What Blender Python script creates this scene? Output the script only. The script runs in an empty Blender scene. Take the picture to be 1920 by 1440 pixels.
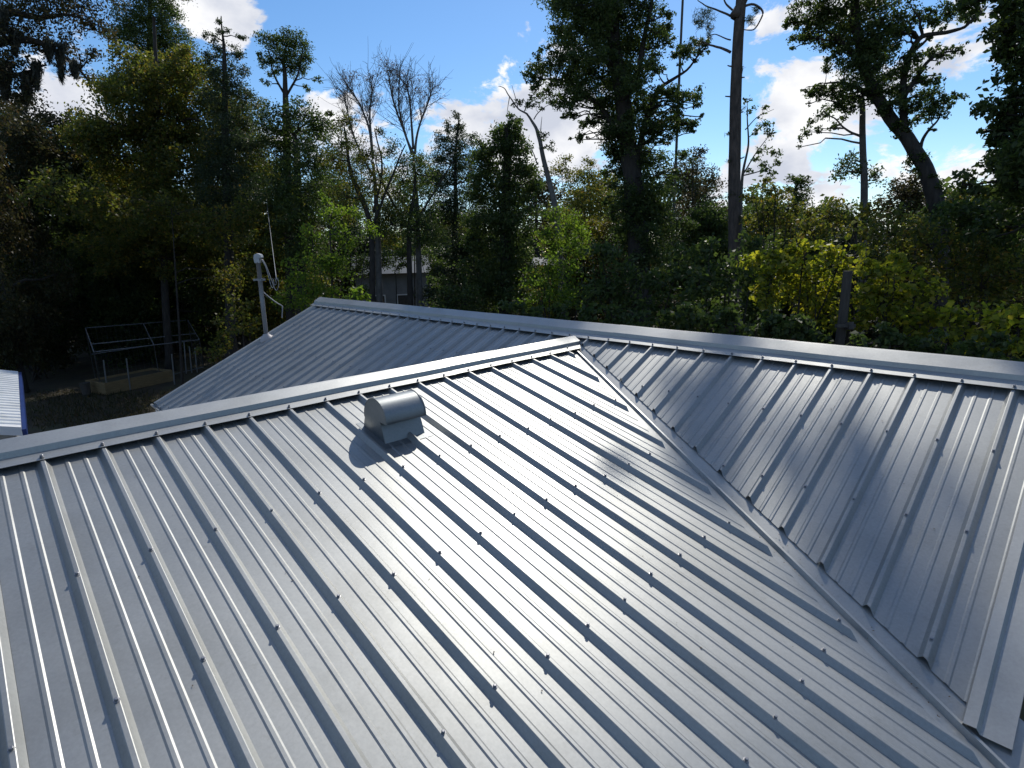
import bpy, bmesh, math, random
import numpy as np
from mathutils import Vector, Matrix

sc = bpy.context.scene
COL = sc.collection
rng = np.random.default_rng(11)
random.seed(5)

# ------------------------------------------------------------------ camera, sky, sun, exposure
F_PX = 1047.1                                   # focal length in photo pixels (photo is 1920 wide)
CAM = np.array([3.403, -4.203, 0.712])
YAW, PIT, ROL = -0.8147, 0.2324, -0.0235
_cy, _sy, _cp, _sp = math.cos(YAW), math.sin(YAW), math.cos(PIT), math.sin(PIT)
FW = np.array([_sy * _cp, _cy * _cp, -_sp])
_r = np.array([_cy, -_sy, 0.0])
_u = np.cross(_r, FW)
RT = math.cos(ROL) * _r + math.sin(ROL) * _u
UP = -math.sin(ROL) * _r + math.cos(ROL) * _u
cam_d = bpy.data.cameras.new('camera')
cam_d.sensor_width = 36.0
cam_d.lens = F_PX / 1920 * 36.0
cam_d.clip_start = 0.05
cam_d.clip_end = 2000
cam = bpy.data.objects.new('camera', cam_d)
COL.objects.link(cam)
M = Matrix.Identity(4)
for i in range(3):
    M[i][0], M[i][1], M[i][2], M[i][3] = RT[i], UP[i], -FW[i], CAM[i]
cam.matrix_world = M
sc.camera = cam

SUN_AZ, SUN_EL = math.radians(122.5), math.radians(42.0)
SUN = np.array([math.cos(SUN_EL) * math.cos(SUN_AZ), math.cos(SUN_EL) * math.sin(SUN_AZ), math.sin(SUN_EL)])
sd = bpy.data.lights.new('sun', 'SUN')
sd.energy = 2.5
sd.angle = math.radians(0.53)
sd.color = (1.0, 0.95, 0.87)
so = bpy.data.objects.new('sun', sd)
COL.objects.link(so)
so.location = (-20, 30, 40)
so.rotation_euler = Vector(SUN).to_track_quat('Z', 'Y').to_euler()


def ray(u, v):
    d = FW + RT * (u - 960) / F_PX - UP * (v - 720) / F_PX
    return d / np.linalg.norm(d)


world = bpy.data.worlds.new('World')
sc.world = world
world.use_nodes = True


def build_world():
    nt = world.node_tree
    N, L = nt.nodes, nt.links
    N.clear()

    def mth(op, a, b=None, c=None, clamp=False):
        n = N.new('ShaderNodeMath')
        n.operation = op
        n.use_clamp = clamp
        for i, v in enumerate((a, b, c)):
            if v is None:
                continue
            if isinstance(v, (int, float)):
                n.inputs[i].default_value = v
            else:
                L.new(v, n.inputs[i])
        return n.outputs[0]
    sky = N.new('ShaderNodeTexSky')
    sky.sky_type = 'NISHITA'
    sky.sun_disc = False
    sky.sun_elevation = SUN_EL
    sky.sun_rotation = math.pi / 2 - SUN_AZ
    sky.air_density = 1.0
    sky.dust_density = 0.1
    sky.ozone_density = 4.0
    tc = N.new('ShaderNodeTexCoord')
    nrm = N.new('ShaderNodeVectorMath')
    nrm.operation = 'NORMALIZE'
    L.new(tc.outputs['Generated'], nrm.inputs[0])
    D = nrm.outputs[0]
    cb = N.new('ShaderNodeMapping')
    cb.inputs['Scale'].default_value = (3.1, 3.1, 5.2)
    cb.inputs['Location'].default_value = (1.7, .4, .9)
    L.new(D, cb.inputs[0])
    n1 = N.new('ShaderNodeTexNoise')
    n1.inputs['Scale'].default_value = 2.5
    n1.inputs['Detail'].default_value = 9
    n1.inputs['Roughness'].default_value = 0.62
    n1.inputs['Distortion'].default_value = 0.25
    L.new(cb.outputs[0], n1.inputs['Vector'])
    # cumulus banks: where the air column holds them (directions in the sky)
    bias = None
    for u, v, amp, sig in ((420, 15, .42, .06), (350, 0, .3, .05), (880, 225, .34, .10), (1060, 240, .30, .10), (1470, 50, .12, .12), (1480, 230, .22, .12), (1720, 290, .2, .08),
                           (1850, 190, .24, .10), (100, 175, .26, .07), (1650, 280, .16, .10), (560, 200, .12, .08), (700, 290, .2, .12), (1840, 30, .12, .1),
                           (740, 40, -.30, .24), (1290, 30, -.24, .10), (1760, 130, -.26, .10), (1605, 265, -.16, .06), (250, 60, -.2, .12), (1425, 125, -.26, .07), (1310, 215, -.12, .07), (1790, 210, -.2, .06), (1700, 235, -.2, .07)):
        r = ray(u, v)
        dt = N.new('ShaderNodeVectorMath')
        dt.operation = 'DOT_PRODUCT'
        L.new(D, dt.inputs[0])
        dt.inputs[1].default_value = r
        e = mth('MULTIPLY', mth('POWER', math.e, mth('MULTIPLY', mth('SUBTRACT', dt.outputs['Value'], 1.0), 2.0 / sig ** 2)), amp)
        bias = e if bias is None else mth('ADD', bias, e)
    dens = mth('ADD', mth('MULTIPLY_ADD', n1.outputs['Fac'], 1.45, -.225), bias)
    mr = N.new('ShaderNodeMapRange')
    mr.interpolation_type = 'SMOOTHSTEP'
    L.new(dens, mr.inputs['Value'])
    mr.inputs['From Min'].default_value = 0.545
    mr.inputs['From Max'].default_value = 0.66
    n2 = N.new('ShaderNodeTexNoise')
    n2.inputs['Scale'].default_value = 3.2
    n2.inputs['Detail'].default_value = 6
    L.new(cb.outputs[0], n2.inputs['Vector'])
    rmp = N.new('ShaderNodeValToRGB')
    rmp.color_ramp.elements[0].position = 0.35
    rmp.color_ramp.elements[0].color = (4.8, 5.1, 5.9, 1)
    rmp.color_ramp.elements[1].position = 0.62
    rmp.color_ramp.elements[1].color = (8.0, 8.0, 8.1, 1)
    L.new(n2.outputs['Fac'], rmp.inputs[0])
    mx = N.new('ShaderNodeMix')
    mx.data_type = 'RGBA'
    L.new(mr.outputs[0], mx.inputs[0])
    hs = N.new('ShaderNodeHueSaturation')
    hs.inputs['Saturation'].default_value = 1.15
    L.new(sky.outputs[0], hs.inputs['Color'])
    L.new(hs.outputs[0], mx.inputs[6])
    L.new(rmp.outputs[0], mx.inputs[7])
    bg = N.new('ShaderNodeBackground')
    bg.inputs['Strength'].default_value = 0.10
    L.new(mx.outputs[2], bg.inputs['Color'])
    out = N.new('ShaderNodeOutputWorld')
    L.new(bg.outputs[0], out.inputs['Surface'])


build_world()
sc.view_settings.view_transform = 'Standard'
sc.view_settings.look = 'None'
sc.view_settings.gamma = 1.0
sc.view_settings.exposure = 0.4
sc.view_settings.use_curve_mapping = False
sc.render.engine = 'CYCLES'
sc.cycles.max_bounces = 8
sc.cycles.transparent_max_bounces = 8

GZ = -3.7                                        # ground level (main ridge is z = 0)


# ------------------------------------------------------------------ helpers
def at(u, v, dist):
    """world point seen at photo pixel (u, v), dist metres away horizontally"""
    r = ray(u, v)
    return CAM + r * (dist / math.hypot(r[0], r[1]))


def on_z(u, v, z):
    r = ray(u, v)
    return CAM + r * ((z - CAM[2]) / r[2])


def metres(px, p):
    return px * float((np.asarray(p) - CAM) @ FW) / F_PX


def tag(o, label=None, cat=None, group=None, kind=None):
    if label:
        o['label'] = label
    if cat:
        o['category'] = cat
    if group:
        o['group'] = group
    if kind:
        o['kind'] = kind
    return o


def empty(name, loc, label, cat, group=None):
    o = bpy.data.objects.new(name, None)
    o.empty_display_size = 0.2
    o.location = loc
    COL.objects.link(o)
    return tag(o, label, cat, group)


def obj(name, mesh, parent=None):
    o = bpy.data.objects.new(name, mesh)
    COL.objects.link(o)
    if parent is not None:
        o.parent = parent
        p = parent
        loc = Vector((0, 0, 0))
        while p is not None:
            loc += p.location
            p = p.parent
        o.location = -loc                       # geometry is written in world coordinates
    return o


class MB:
    """collects polygons"""
    def __init__(self):
        self.v = []
        self.f = []

    def add(self, vs, fs):
        b = len(self.v)
        self.v += [tuple(map(float, p)) for p in vs]
        self.f += [tuple(b + i for i in f) for f in fs]

    def quad(self, a, b, c, d):
        self.add((a, b, c, d), ((0, 1, 2, 3),))

    def box(self, lo, hi, ax=None, o=(0, 0, 0)):
        vs = [(x, y, z) for x in (lo[0], hi[0]) for y in (lo[1], hi[1]) for z in (lo[2], hi[2])]
        if ax is not None:
            vs = [np.asarray(o) + ax[0] * p[0] + ax[1] * p[1] + ax[2] * p[2] for p in vs]
        self.add(vs, ((0, 1, 3, 2), (4, 6, 7, 5), (0, 4, 5, 1), (2, 3, 7, 6), (0, 2, 6, 4), (1, 5, 7, 3)))

    def tube(self, pts, rad, n=6, cap=True):
        pts = np.asarray(pts, float)
        rad = np.broadcast_to(np.asarray(rad, float), (len(pts),))
        t = np.gradient(pts, axis=0)
        t /= np.linalg.norm(t, axis=1)[:, None] + 1e-9
        ref = np.array([0.0, 0, 1]) if abs(t[0, 2]) < 0.9 else np.array([1.0, 0, 0])
        vs = []
        for i in range(len(pts)):
            a = np.cross(t[i], ref)
            a /= np.linalg.norm(a) + 1e-9
            b = np.cross(t[i], a)
            for k in range(n):
                an = 2 * math.pi * k / n
                vs.append(pts[i] + rad[i] * (a * math.cos(an) + b * math.sin(an)))
        fs = []
        for i in range(len(pts) - 1):
            for k in range(n):
                k2 = (k + 1) % n
                fs.append((i * n + k, (i + 1) * n + k, (i + 1) * n + k2, i * n + k2))
        if cap:
            fs.append(tuple(range(n - 1, -1, -1))[::-1])
            fs.append(tuple((len(pts) - 1) * n + k for k in range(n)))
        self.add(vs, fs)

    def mesh(self, name, mat, smooth=False):
        me = bpy.data.meshes.new(name)
        me.from_pydata(self.v, [], self.f)
        me.materials.append(mat)
        if smooth:
            me.polygons.foreach_set('use_smooth', [True] * len(me.polygons))
        me.update()
        return me

    def build(self, name, mat, parent=None, smooth=False):
        return obj(name, self.mesh(name, mat, smooth), parent)


# ------------------------------------------------------------------ materials
def new_mat(name):
    m = bpy.data.materials.new(name)
    m.use_nodes = True
    nt = m.node_tree
    b = nt.nodes['Principled BSDF']
    return m, nt, b


def ramp(nt, fac, stops):
    r = nt.nodes.new('ShaderNodeValToRGB')
    els = r.color_ramp.elements
    while len(els) < len(stops):
        els.new(0.5)
    for e, (p, c) in zip(els, stops):
        e.position = p
        e.color = (*c, 1)
    nt.links.new(fac, r.inputs[0])
    return r.outputs[0]


def noise(nt, scale, detail=4, rough=0.55, coord='Object', stretch=None):
    tc = nt.nodes.new('ShaderNodeTexCoord')
    n = nt.nodes.new('ShaderNodeTexNoise')
    n.inputs['Scale'].default_value = scale
    n.inputs['Detail'].default_value = detail
    n.inputs['Roughness'].default_value = rough
    src = tc.outputs[coord]
    if stretch:
        mp = nt.nodes.new('ShaderNodeMapping')
        mp.inputs['Scale'].default_value = stretch
        nt.links.new(src, mp.inputs[0])
        src = mp.outputs[0]
    nt.links.new(src, n.inputs['Vector'])
    return n.outputs['Fac']


def bump(nt, b, h, strength, dist):
    bp = nt.nodes.new('ShaderNodeBump')
    bp.inputs['Strength'].default_value = strength
    bp.inputs['Distance'].default_value = dist
    nt.links.new(h, bp.inputs['Height'])
    nt.links.new(bp.outputs[0], b.inputs['Normal'])
    return bp


def metal(name, c0, c1, rough, wave=None, bumpd=0.004):
    m, nt, b = new_mat(name)
    b.inputs['Metallic'].default_value = 0.82
    b.inputs['Coat Weight'].default_value = 0.24 if 'sheet' in name else 0.15
    b.inputs['Coat Roughness'].default_value = 0.27
    sp = noise(nt, 90, 3)                       # zinc spangle
    big = noise(nt, 1.7, 4)
    mx = nt.nodes.new('ShaderNodeMath')
    mx.operation = 'ADD'
    nt.links.new(sp, mx.inputs[0])
    nt.links.new(big, mx.inputs[1])
    hf = nt.nodes.new('ShaderNodeMath')
    hf.operation = 'MULTIPLY'
    hf.inputs[1].default_value = 0.5
    nt.links.new(mx.outputs[0], hf.inputs[0])
    col = ramp(nt, hf.outputs[0], ((0.35, c0), (0.65, c1)))
    # dust washed down the sheet and a few smudges
    d1 = ramp(nt, noise(nt, 2.3, 7, 0.62), ((0.36, (.72, .71, .68)), (0.52, (1, 1, 1))))
    d2 = ramp(nt, noise(nt, 26, 5, 0.7), ((0.30, (.78, .76, .72)), (0.42, (1, 1, 1))))
    for d, f in ((d1, .35), (d2, .35)):
        mm = nt.nodes.new('ShaderNodeMix')
        mm.data_type = 'RGBA'
        mm.blend_type = 'MULTIPLY'
        mm.inputs[0].default_value = f
        nt.links.new(col, mm.inputs[6])
        nt.links.new(d, mm.inputs[7])
        col = mm.outputs[2]
    nt.links.new(col, b.inputs['Base Color'])
    rr = nt.nodes.new('ShaderNodeMapRange')
    rr.inputs['To Min'].default_value = rough - 0.08
    rr.inputs['To Max'].default_value = rough + 0.08
    nt.links.new(big, rr.inputs['Value'])
    nt.links.new(rr.outputs[0], b.inputs['Roughness'])
    w = noise(nt, 1.0, 2, 0.5, 'Object', wave or (3, 3, 3))   # oil canning
    bump(nt, b, w, 0.35, bumpd)
    return m


def matte(name, stops, scale=8, rough=0.85, bstr=0.3, bd=0.01, stretch=None):
    m, nt, b = new_mat(name)
    f = noise(nt, scale, 6, 0.6, 'Object', stretch)
    nt.links.new(ramp(nt, f, stops), b.inputs['Base Color'])
    b.inputs['Roughness'].default_value = rough
    bump(nt, b, f, bstr, bd)
    return m


def leaf_mat(name, stops, trans, tmix=0.45):
    """leaves: colour differs leaf by leaf; sun shines through"""
    m, nt, b = new_mat(name)
    L = nt.links
    g = nt.nodes.new('ShaderNodeNewGeometry')
    col = ramp(nt, g.outputs['Random Per Island'], stops)
    L.new(col, b.inputs['Base Color'])
    b.inputs['Roughness'].default_value = 0.5
    b.inputs['Specular IOR Level'].default_value = 0.25
    t = nt.nodes.new('ShaderNodeBsdfTranslucent')
    mc = nt.nodes.new('ShaderNodeMix')
    mc.data_type = 'RGBA'
    mc.blend_type = 'MULTIPLY'
    mc.inputs[0].default_value = 1.0
    L.new(col, mc.inputs[6])
    mc.inputs[7].default_value = (*trans, 1)
    L.new(mc.outputs[2], t.inputs['Color'])
    ms = nt.nodes.new('ShaderNodeMixShader')
    ms.inputs[0].default_value = tmix
    L.new(b.outputs[0], ms.inputs[1])
    L.new(t.outputs[0], ms.inputs[2])
    L.new(ms.outputs[0], nt.nodes['Material Output'].inputs['Surface'])
    return m


GALV = metal('galvalume_sheet', (.305, .312, .302), (.362, .368, .356), 0.52, (2.2, 2.2, 2.2), .0025)
CAPM = metal('ridge_sheet', (.345, .351, .340), (.405, .411, .397), 0.51, (1.5, 1.5, 1.5), .0025)
VENTM = metal('vent_metal', (.21, .227, .232), (.26, .277, .282), 0.5)
SCREWM = metal('screw_metal', (.25, .25, .26), (.34, .34, .35), 0.45)
DECK = matte('roof_deck_wood', ((.3, (.05, .045, .04)), (.7, (.09, .08, .07))))
SIDING = matte('house_siding', ((.3, (.42, .41, .38)), (.7, (.50, .48, .45))), 3)
WHITE_TRIM = matte('white_trim', ((.3, (.7, .7, .7)), (.7, (.8, .8, .79))), 3, 0.5, 0.05)
BLUE_TRIM = matte('blue_trim', ((.3, (.01, .03, .14)), (.7, (.015, .045, .2))), 3, 0.4, 0.05)
GREYPIPE = metal('conduit_metal', (.22, .23, .25), (.31, .32, .34), 0.55)
PALEM = metal('pale_sheet', (.66, .68, .68), (.76, .78, .78), 0.55)
PLASTIC = matte('grey_plastic', ((.3, (.36, .38, .40)), (.7, (.45, .47, .49))), 4, 0.45, 0.02)
RUBBER = matte('pale_boot_rubber', ((.3, (.34, .31, .30)), (.7, (.44, .40, .39))), 6, 0.5, 0.05)
CABLE = matte('cable_sheath', ((.3, (.22, .22, .22)), (.7, (.34, .34, .34))), 6, 0.5, 0.02)
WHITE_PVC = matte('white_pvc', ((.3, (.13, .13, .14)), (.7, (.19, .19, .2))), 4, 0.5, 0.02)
TAN_BOARD = matte('tan_board', ((.3, (.16, .11, .05)), (.7, (.24, .17, .08))), 5, 0.8, 0.2, 0.01, (1, 1, 8))
COPPER = matte('rusty_sheet', ((.3, (.35, .17, .09)), (.7, (.5, .28, .16))), 6, 0.6, 0.2)
OLDWOOD = matte('weathered_wood', ((.3, (.04, .034, .028)), (.7, (.085, .075, .062))), 5, 0.9, 0.6, 0.02, (6, 6, .6))
BARK = matte('dark_bark', ((.3, (.02, .017, .015)), (.7, (.055, .047, .04))), 5, 0.95, 0.8, 0.03, (3, 3, .7))
PINEBARK = matte('pine_bark', ((.3, (.04, .032, .028)), (.7, (.13, .10, .085))), 4, 0.95, 0.9, 0.04, (3, 3, .8))
PALEBARK = matte('grey_twig_bark', ((.3, (.075, .07, .065)), (.7, (.15, .14, .13))), 5, 0.95, 0.5, 0.02)
HSIDE = matte('far_house_siding', ((.3, (.20, .20, .20)), (.7, (.27, .27, .265))), 2)
HROOF = metal('far_house_roof', (.035, .04, .045), (.07, .08, .09), 0.7)
GROUND = matte('leaf_litter_soil', ((.25, (.028, .022, .014)), (.5, (.055, .043, .024)), (.75, (.06, .065, .022))), 1.3, 0.95, 0.8, 0.05)

DARKG = leaf_mat('leaf_dark_green', ((0, (.032, .050, .020)), (.5, (.055, .078, .028)), (1, (.085, .105, .038))), (2.2, 2.5, 1.2), .4)
OLIVE = leaf_mat('leaf_olive_gold', ((0, (.040, .058, .02)), (.5, (.078, .09, .028)), (.85, (.115, .108, .032)), (1, (.14, .09, .032))), (2.8, 2.8, 1.1), .5)
CEDAR = leaf_mat('leaf_cedar', ((0, (.03, .045, .026)), (1, (.06, .08, .042))), (2.0, 2.2, 1.2), .35)
RUSSET = leaf_mat('leaf_russet', ((0, (.032, .038, .018)), (.7, (.055, .056, .024)), (1, (.075, .052, .028))), (2.0, 1.8, 1.2), .4)
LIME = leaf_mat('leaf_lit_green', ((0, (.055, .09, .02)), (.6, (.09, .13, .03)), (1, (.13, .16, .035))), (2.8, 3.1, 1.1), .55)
VINE = leaf_mat('leaf_vine_yellow', ((0, (.07, .095, .022)), (.5, (.14, .16, .032)), (.9, (.23, .22, .04)), (1, (.26, .21, .05))), (3.0, 3.0, .9), .55)
MOSS = leaf_mat('moss_strand', ((0, (.05, .055, .045)), (1, (.10, .105, .085))), (1.5, 1.5, 1.3), .4)
DRYLEAF = leaf_mat('leaf_dry_brown', ((0, (.07, .05, .035)), (1, (.13, .09, .06))), (1.8, 1.6, 1.2), .4)


# ------------------------------------------------------------------ foliage
def quads_mesh(name, V, mat):
    """V: (N,4,3) array -> one mesh of N separate leaves"""
    n = len(V)
    me = bpy.data.meshes.new(name)
    me.vertices.add(n * 4)
    me.loops.add(n * 4)
    me.polygons.add(n)
    me.vertices.foreach_set('co', V.astype(np.float32).ravel())
    me.loops.foreach_set('vertex_index', np.arange(n * 4, dtype=np.int32))
    me.polygons.foreach_set('loop_start', np.arange(0, n * 4, 4, dtype=np.int32))
    me.polygons.foreach_set('loop_total', np.full(n, 4, dtype=np.int32))
    me.materials.append(mat)
    me.update(calc_edges=True)
    return me


def leaf_quads(P, L, W, up=0.5, droop=0.2, g=rng):
    n = len(P)
    nr = g.normal(size=(n, 3))
    nr /= np.linalg.norm(nr, axis=1)[:, None]
    nr[:, 2] += up
    nr /= np.linalg.norm(nr, axis=1)[:, None] + 1e-9
    t = g.normal(size=(n, 3))
    t[:, 2] -= droop
    t -= nr * (t * nr).sum(1)[:, None]
    t /= np.linalg.norm(t, axis=1)[:, None] + 1e-9
    b = np.cross(nr, t)
    s = g.uniform(.6, 1.35, n)[:, None]
    l, w = L * s, W * s
    fold = nr * w * .22
    m = P - t * l * .08
    return np.stack([P - t * l * .5, m + b * w * .5 + fold, P + t * l * .5, m - b * w * .5 + fold], 1)


def ball(n, g=rng, shell=.45):
    d = g.normal(size=(n, 3))
    d /= np.linalg.norm(d, axis=1)[:, None]
    r = g.uniform(0, 1, n) ** shell
    return d * r[:, None]


def curve(a, b, sag=0.0, n=5, jit=0.0, g=rng):
    a, b = np.asarray(a, float), np.asarray(b, float)
    s = np.linspace(0, 1, n)[:, None]
    p = a + (b - a) * s
    L = np.linalg.norm(b - a)
    p[:, 2] += (sag * L * 4 * s * (1 - s))[:, 0]
    if jit:
        q = g.normal(size=(n, 3)) * jit * L
        q[0] = q[-1] = 0
        p += q
    return p


def smooth(p, k):
    p = p.copy()
    for _ in range(k):
        p[1:-1] = (p[:-2] + 2 * p[1:-1] + p[2:]) / 4
    return p


def make_tree(name, label, cat, trunk, r0, r1, blobs, lmat, L=.12, W=.062, tau=1.6, bark=None, group=None, up=.5, droop=.2,
              clus=.42, flat=.85, g=rng, limbs=(), leaf_cap=9000, twig=True, twig_r=.007, limb_max=1.0, fine=True):
    """trunk: list of points from the ground up; blobs: (centre, radius) of the leafy masses; limbs: explicit extra branches"""
    bark = bark or BARK
    trunk = np.asarray(trunk, float)
    dist = float(np.linalg.norm(trunk[0] - CAM))
    if fine and dist > 15:
        L, W, leaf_cap = L * .78, W * .78, int(leaf_cap * 1.6)
    root = empty(name, trunk[0], label, cat, group)
    # densify the trunk
    s = np.linspace(0, len(trunk) - 1, max(10, 6 * len(trunk)))
    tk = smooth(np.stack([np.interp(s, np.arange(len(trunk)), trunk[:, k]) for k in range(3)], 1) + g.normal(size=(len(s), 3)) * r0 * .22 * (np.arange(len(s)) > 0)[:, None], 5)
    rad = np.interp(s, [0, len(trunk) - 1], [r0, r1])
    rad[0] *= 1.35
    mb = MB()
    mb.tube(tk, rad, 9)
    nodes = [(tk[i], rad[i]) for i in range(len(tk) // 4, len(tk))]
    for pts, ra, rb in limbs:
        pts = np.asarray(pts, float)
        ss = np.linspace(0, len(pts) - 1, 4 * len(pts))
        pp = smooth(np.stack([np.interp(ss, np.arange(len(pts)), pts[:, k]) for k in range(3)], 1) + g.normal(size=(len(ss), 3)) * ra * .45, 3)
        rr = np.interp(ss, [0, len(pts) - 1], [ra, rb])
        mb.tube(pp, rr, 6)
        nodes += [(pp[i], rr[i]) for i in range(len(pp))]
    NP = np.array([q[0] for q in nodes])
    NR = np.array([q[1] for q in nodes])
    quads = []
    for c, R in blobs:
        c = np.asarray(c, float)
        d = NP - c
        cost = np.linalg.norm(d, axis=1) + np.maximum(d[:, 2], 0) * 2
        k = int(np.argmin(cost))
        if cost[k] > R * .4:
            rr = min(NR[k] * .6, limb_max, .02 + .035 * R + .006 * np.linalg.norm(d[k]))
            cv = curve(NP[k], c, .06, 6, .05, g)
            mb.tube(cv, np.linspace(rr, rr * .35, 6), 5)
        nc = max(4, int(7 * (R / clus) ** 1.6))
        nc = min(nc, 60)
        cp = ball(nc, g, .4) * R * g.uniform(.75, 1.15, (nc, 1))
        cp[:, 2] *= flat
        cp += c
        if twig:
            for q in cp[:min(nc, 14)]:
                mb.tube(curve(c, q, .08, 3, .08, g), (twig_r * 1.8, twig_r, twig_r * .5), 3, False)
        nl = int(min(leaf_cap, tau * math.pi * R * R / (.3 * L * W)))
        own = g.integers(0, nc, nl)
        off = g.normal(size=(nl, 3)) * min(clus, R * .6) * .45
        off[:, 2] *= .7
        quads.append(leaf_quads(cp[own] + off, L, W, up, droop, g))
    mb.build('trunk', bark, root, True)
    if quads:
        obj('crown', quads_mesh('crown', np.concatenate(quads), lmat), root)
    return root


def px_blobs(lst, D, jit=.9, g=rng, k=1.0):
    out = []
    for b in lst:
        u, v, r = b[:3]
        dd = b[3] if len(b) > 3 else 0
        p = at(u, v, D)
        R = metres(r, p) * k
        q = at(u, v, D + dd + g.uniform(-1, 1) * R * jit)
        out.append((q, R))
        if k > 1:
            for _ in range(3):
                o = g.normal(size=3)
                o /= np.linalg.norm(o)
                out.append((q + o * R * g.uniform(1.0, 1.35), R * g.uniform(.28, .45)))
    return out


def px_line(lst, D, ground=False):
    pts = [at(u, v, D + (w[0] if w else 0)) for u, v, *w in lst]
    if ground:
        pts[0][2] = GZ
    return pts


# ------------------------------------------------------------------ ground
def ground():
    mb = MB()
    n = 60
    R = 400
    xs = np.sign(np.linspace(-1, 1, n + 1)) * np.abs(np.linspace(-1, 1, n + 1)) ** 2.2 * R
    vs = [(x, y, GZ - .12 * math.sin(x * .35 + 1) * math.cos(y * .28) if abs(x) + abs(y) > 14 else GZ - .02) for y in xs for x in xs]
    fs = [(j * (n + 1) + i, j * (n + 1) + i + 1, (j + 1) * (n + 1) + i + 1, (j + 1) * (n + 1) + i) for j in range(n) for i in range(n)]
    mb.add(vs, fs)
    o = mb.build('ground', GROUND, None, True)
    tag(o, 'dark leaf strewn ground of the wooded yard', 'ground', kind='structure')


ground()

# ------------------------------------------------------------------ the roof
TA, TB, DROP = .247, .4752, .117                 # slopes of wing and main roof, drop of the wing ridge
S = .2286                                        # 9 inch rib spacing
SA0, XB0 = .6837, -.0640                         # first rib of each slope
XE, YE, SF = 3.45, 2.63, 8.0                     # wing eave x, main eave y, wing front end
XL, XR = -5.73, 3.42                             # main roof rakes
H0 = -.0265                                       # pan level below the rib tops
RIBW = .052


def zA(x, h=0.0):
    return -DROP - TA * abs(x) + h / math.cos(math.atan(TA))


def zB(y, h=0.0):
    return -TB * abs(y) + h / math.cos(math.atan(TB))


house = empty('house', (-1.0, -1.5, GZ), 'metal roofed house whose ribbed silver roof fills the foreground', 'house')


def profile(i):
    """one 9 inch module from rib i: (offset, height)"""
    lip = .0028 if i % 4 == 0 else 0.0
    return [(-.026, lip), (-.0085, .0225 + lip), (-.006, .0240 + lip), (.006, .0240 + lip), (.0085, .0225 + lip), (.026, 0),
            (.068, 0), (.074, .0034), (.084, .0034), (.090, 0), (.136, 0), (.142, .0034), (.152, .0034), (.158, 0), (S - .026 - .0004, 0)]


def panel_mesh(i0, i1, s0, first, last, start, end, pos, sample=6):
    """panel with ribs i0..i1-1 ; pos(s, r, h) gives the world point; start/end(s) limit r. None when empty"""
    prof = []
    for i in range(i0, i1):
        prof += [(s0 + i * S + o, h) for o, h in profile(i)]
    prof = [(s, h) for s, h in prof if first <= s <= last]
    if len(prof) < 2:
        return None
    mb = MB()
    vs = []
    for s, h in prof:
        a, b = start(s), max(end(s), start(s))
        vs += [pos(s, a + (b - a) * k / sample, h) for k in range(sample + 1)]
    fs = []
    m = sample + 1
    for q in range(len(prof) - 1):
        if end(prof[q][0]) - start(prof[q][0]) < .004 and end(prof[q + 1][0]) - start(prof[q + 1][0]) < .004:
            continue
        for k in range(sample):
            fs.append((q * m + k, q * m + k + 1, (q + 1) * m + k + 1, (q + 1) * m + k))
    if not fs:
        return None
    mb.add(vs, fs)
    return mb


VM = .085                                        # panels stop this far short of the valley line


def endA(s):
    return min(XE, (TB * s - DROP) / TA - .165)


def endB_right(x):
    return min(YE, (DROP + TA * x) / TB - VM / math.cos(math.atan2(TA, TB)) * .9) if x > 0 else min(YE, (DROP + TA * -x) / TB - VM)


def screw_mesh():
    mb = MB()
    n = 8
    vs = []
    for r, z in ((.0092, 0), (.0092, .0022), (.0058, .0027), (.0058, .0100), (.0040, .0112)):
        for k in range(n):
            a = 2 * math.pi * k / n
            vs.append((r * math.cos(a), r * math.sin(a), z))
    fs = [(j * n + k, j * n + (k + 1) % n, (j + 1) * n + (k + 1) % n, (j + 1) * n + k) for j in range(4) for k in range(n)]
    fs.append(tuple(4 * n + k for k in range(n)))
    mb.add(vs, fs)
    return mb.mesh('screw', SCREWM)


SCREW = screw_mesh()
NA = Vector((TA, 0, 1)).normalized()
NBm = Vector((0, -TB, 1)).normalized()
screw_count = 0


def put_screw(p, nrm, parent):
    global screw_count
    o = obj('screw', SCREW, parent)
    o.location = Vector(p) + o.location
    o.rotation_euler = nrm.to_track_quat('Z', 'Y').to_euler()
    screw_count += 1
    return o


def slope(posf, i_from, i_to, s0, first, last, startf, endf, rows, nrm, screws=True):
    i = i_from
    while i < i_to:
        j = min(i_to, i + 4 - (i % 4))
        mb = panel_mesh(i, j, s0, first, last, startf, endf, posf)
        if mb:
            o = mb.build('roof_panel', GALV, house)
            if screws:
                for k in range(i, j):
                    s = s0 + k * S
                    if not first <= s <= last:
                        continue
                    for r in rows:
                        rr = r + random.uniform(-.012, .012)
                        if startf(s) < rr < endf(s) - .02:
                            put_screw(posf(s + random.uniform(-.002, .002), rr, .0240), nrm, o)
        i = j


CW = .18                                         # half width of the ridge caps
ROWS_A = (1.014, 1.615, 2.234, 2.85, 3.40)
ROWS_B = (.650, 1.165, 1.70, 2.25, 2.58)
# wing, slope towards the camera (s runs along the ridge towards the camera, r is distance down the slope in plan)
slope(lambda s, r, h: (r, -s, zA(r, H0 + h)), -2, 32, SA0, .25, SF, lambda s: .05, endA, ROWS_A, NA)
# wing, far slope
slope(lambda s, r, h: (-r, -s, zA(r, H0 + h)), -2, 32, SA0, .25, SF, lambda s: .05, endA, (), NA, False)
# main roof, slope towards the camera
slope(lambda s, r, h: (s, -r, zB(r, H0 + h)), -25, 15, XB0, XL, XR - .002, lambda s: .05, endB_right, ROWS_B, NBm)
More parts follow.
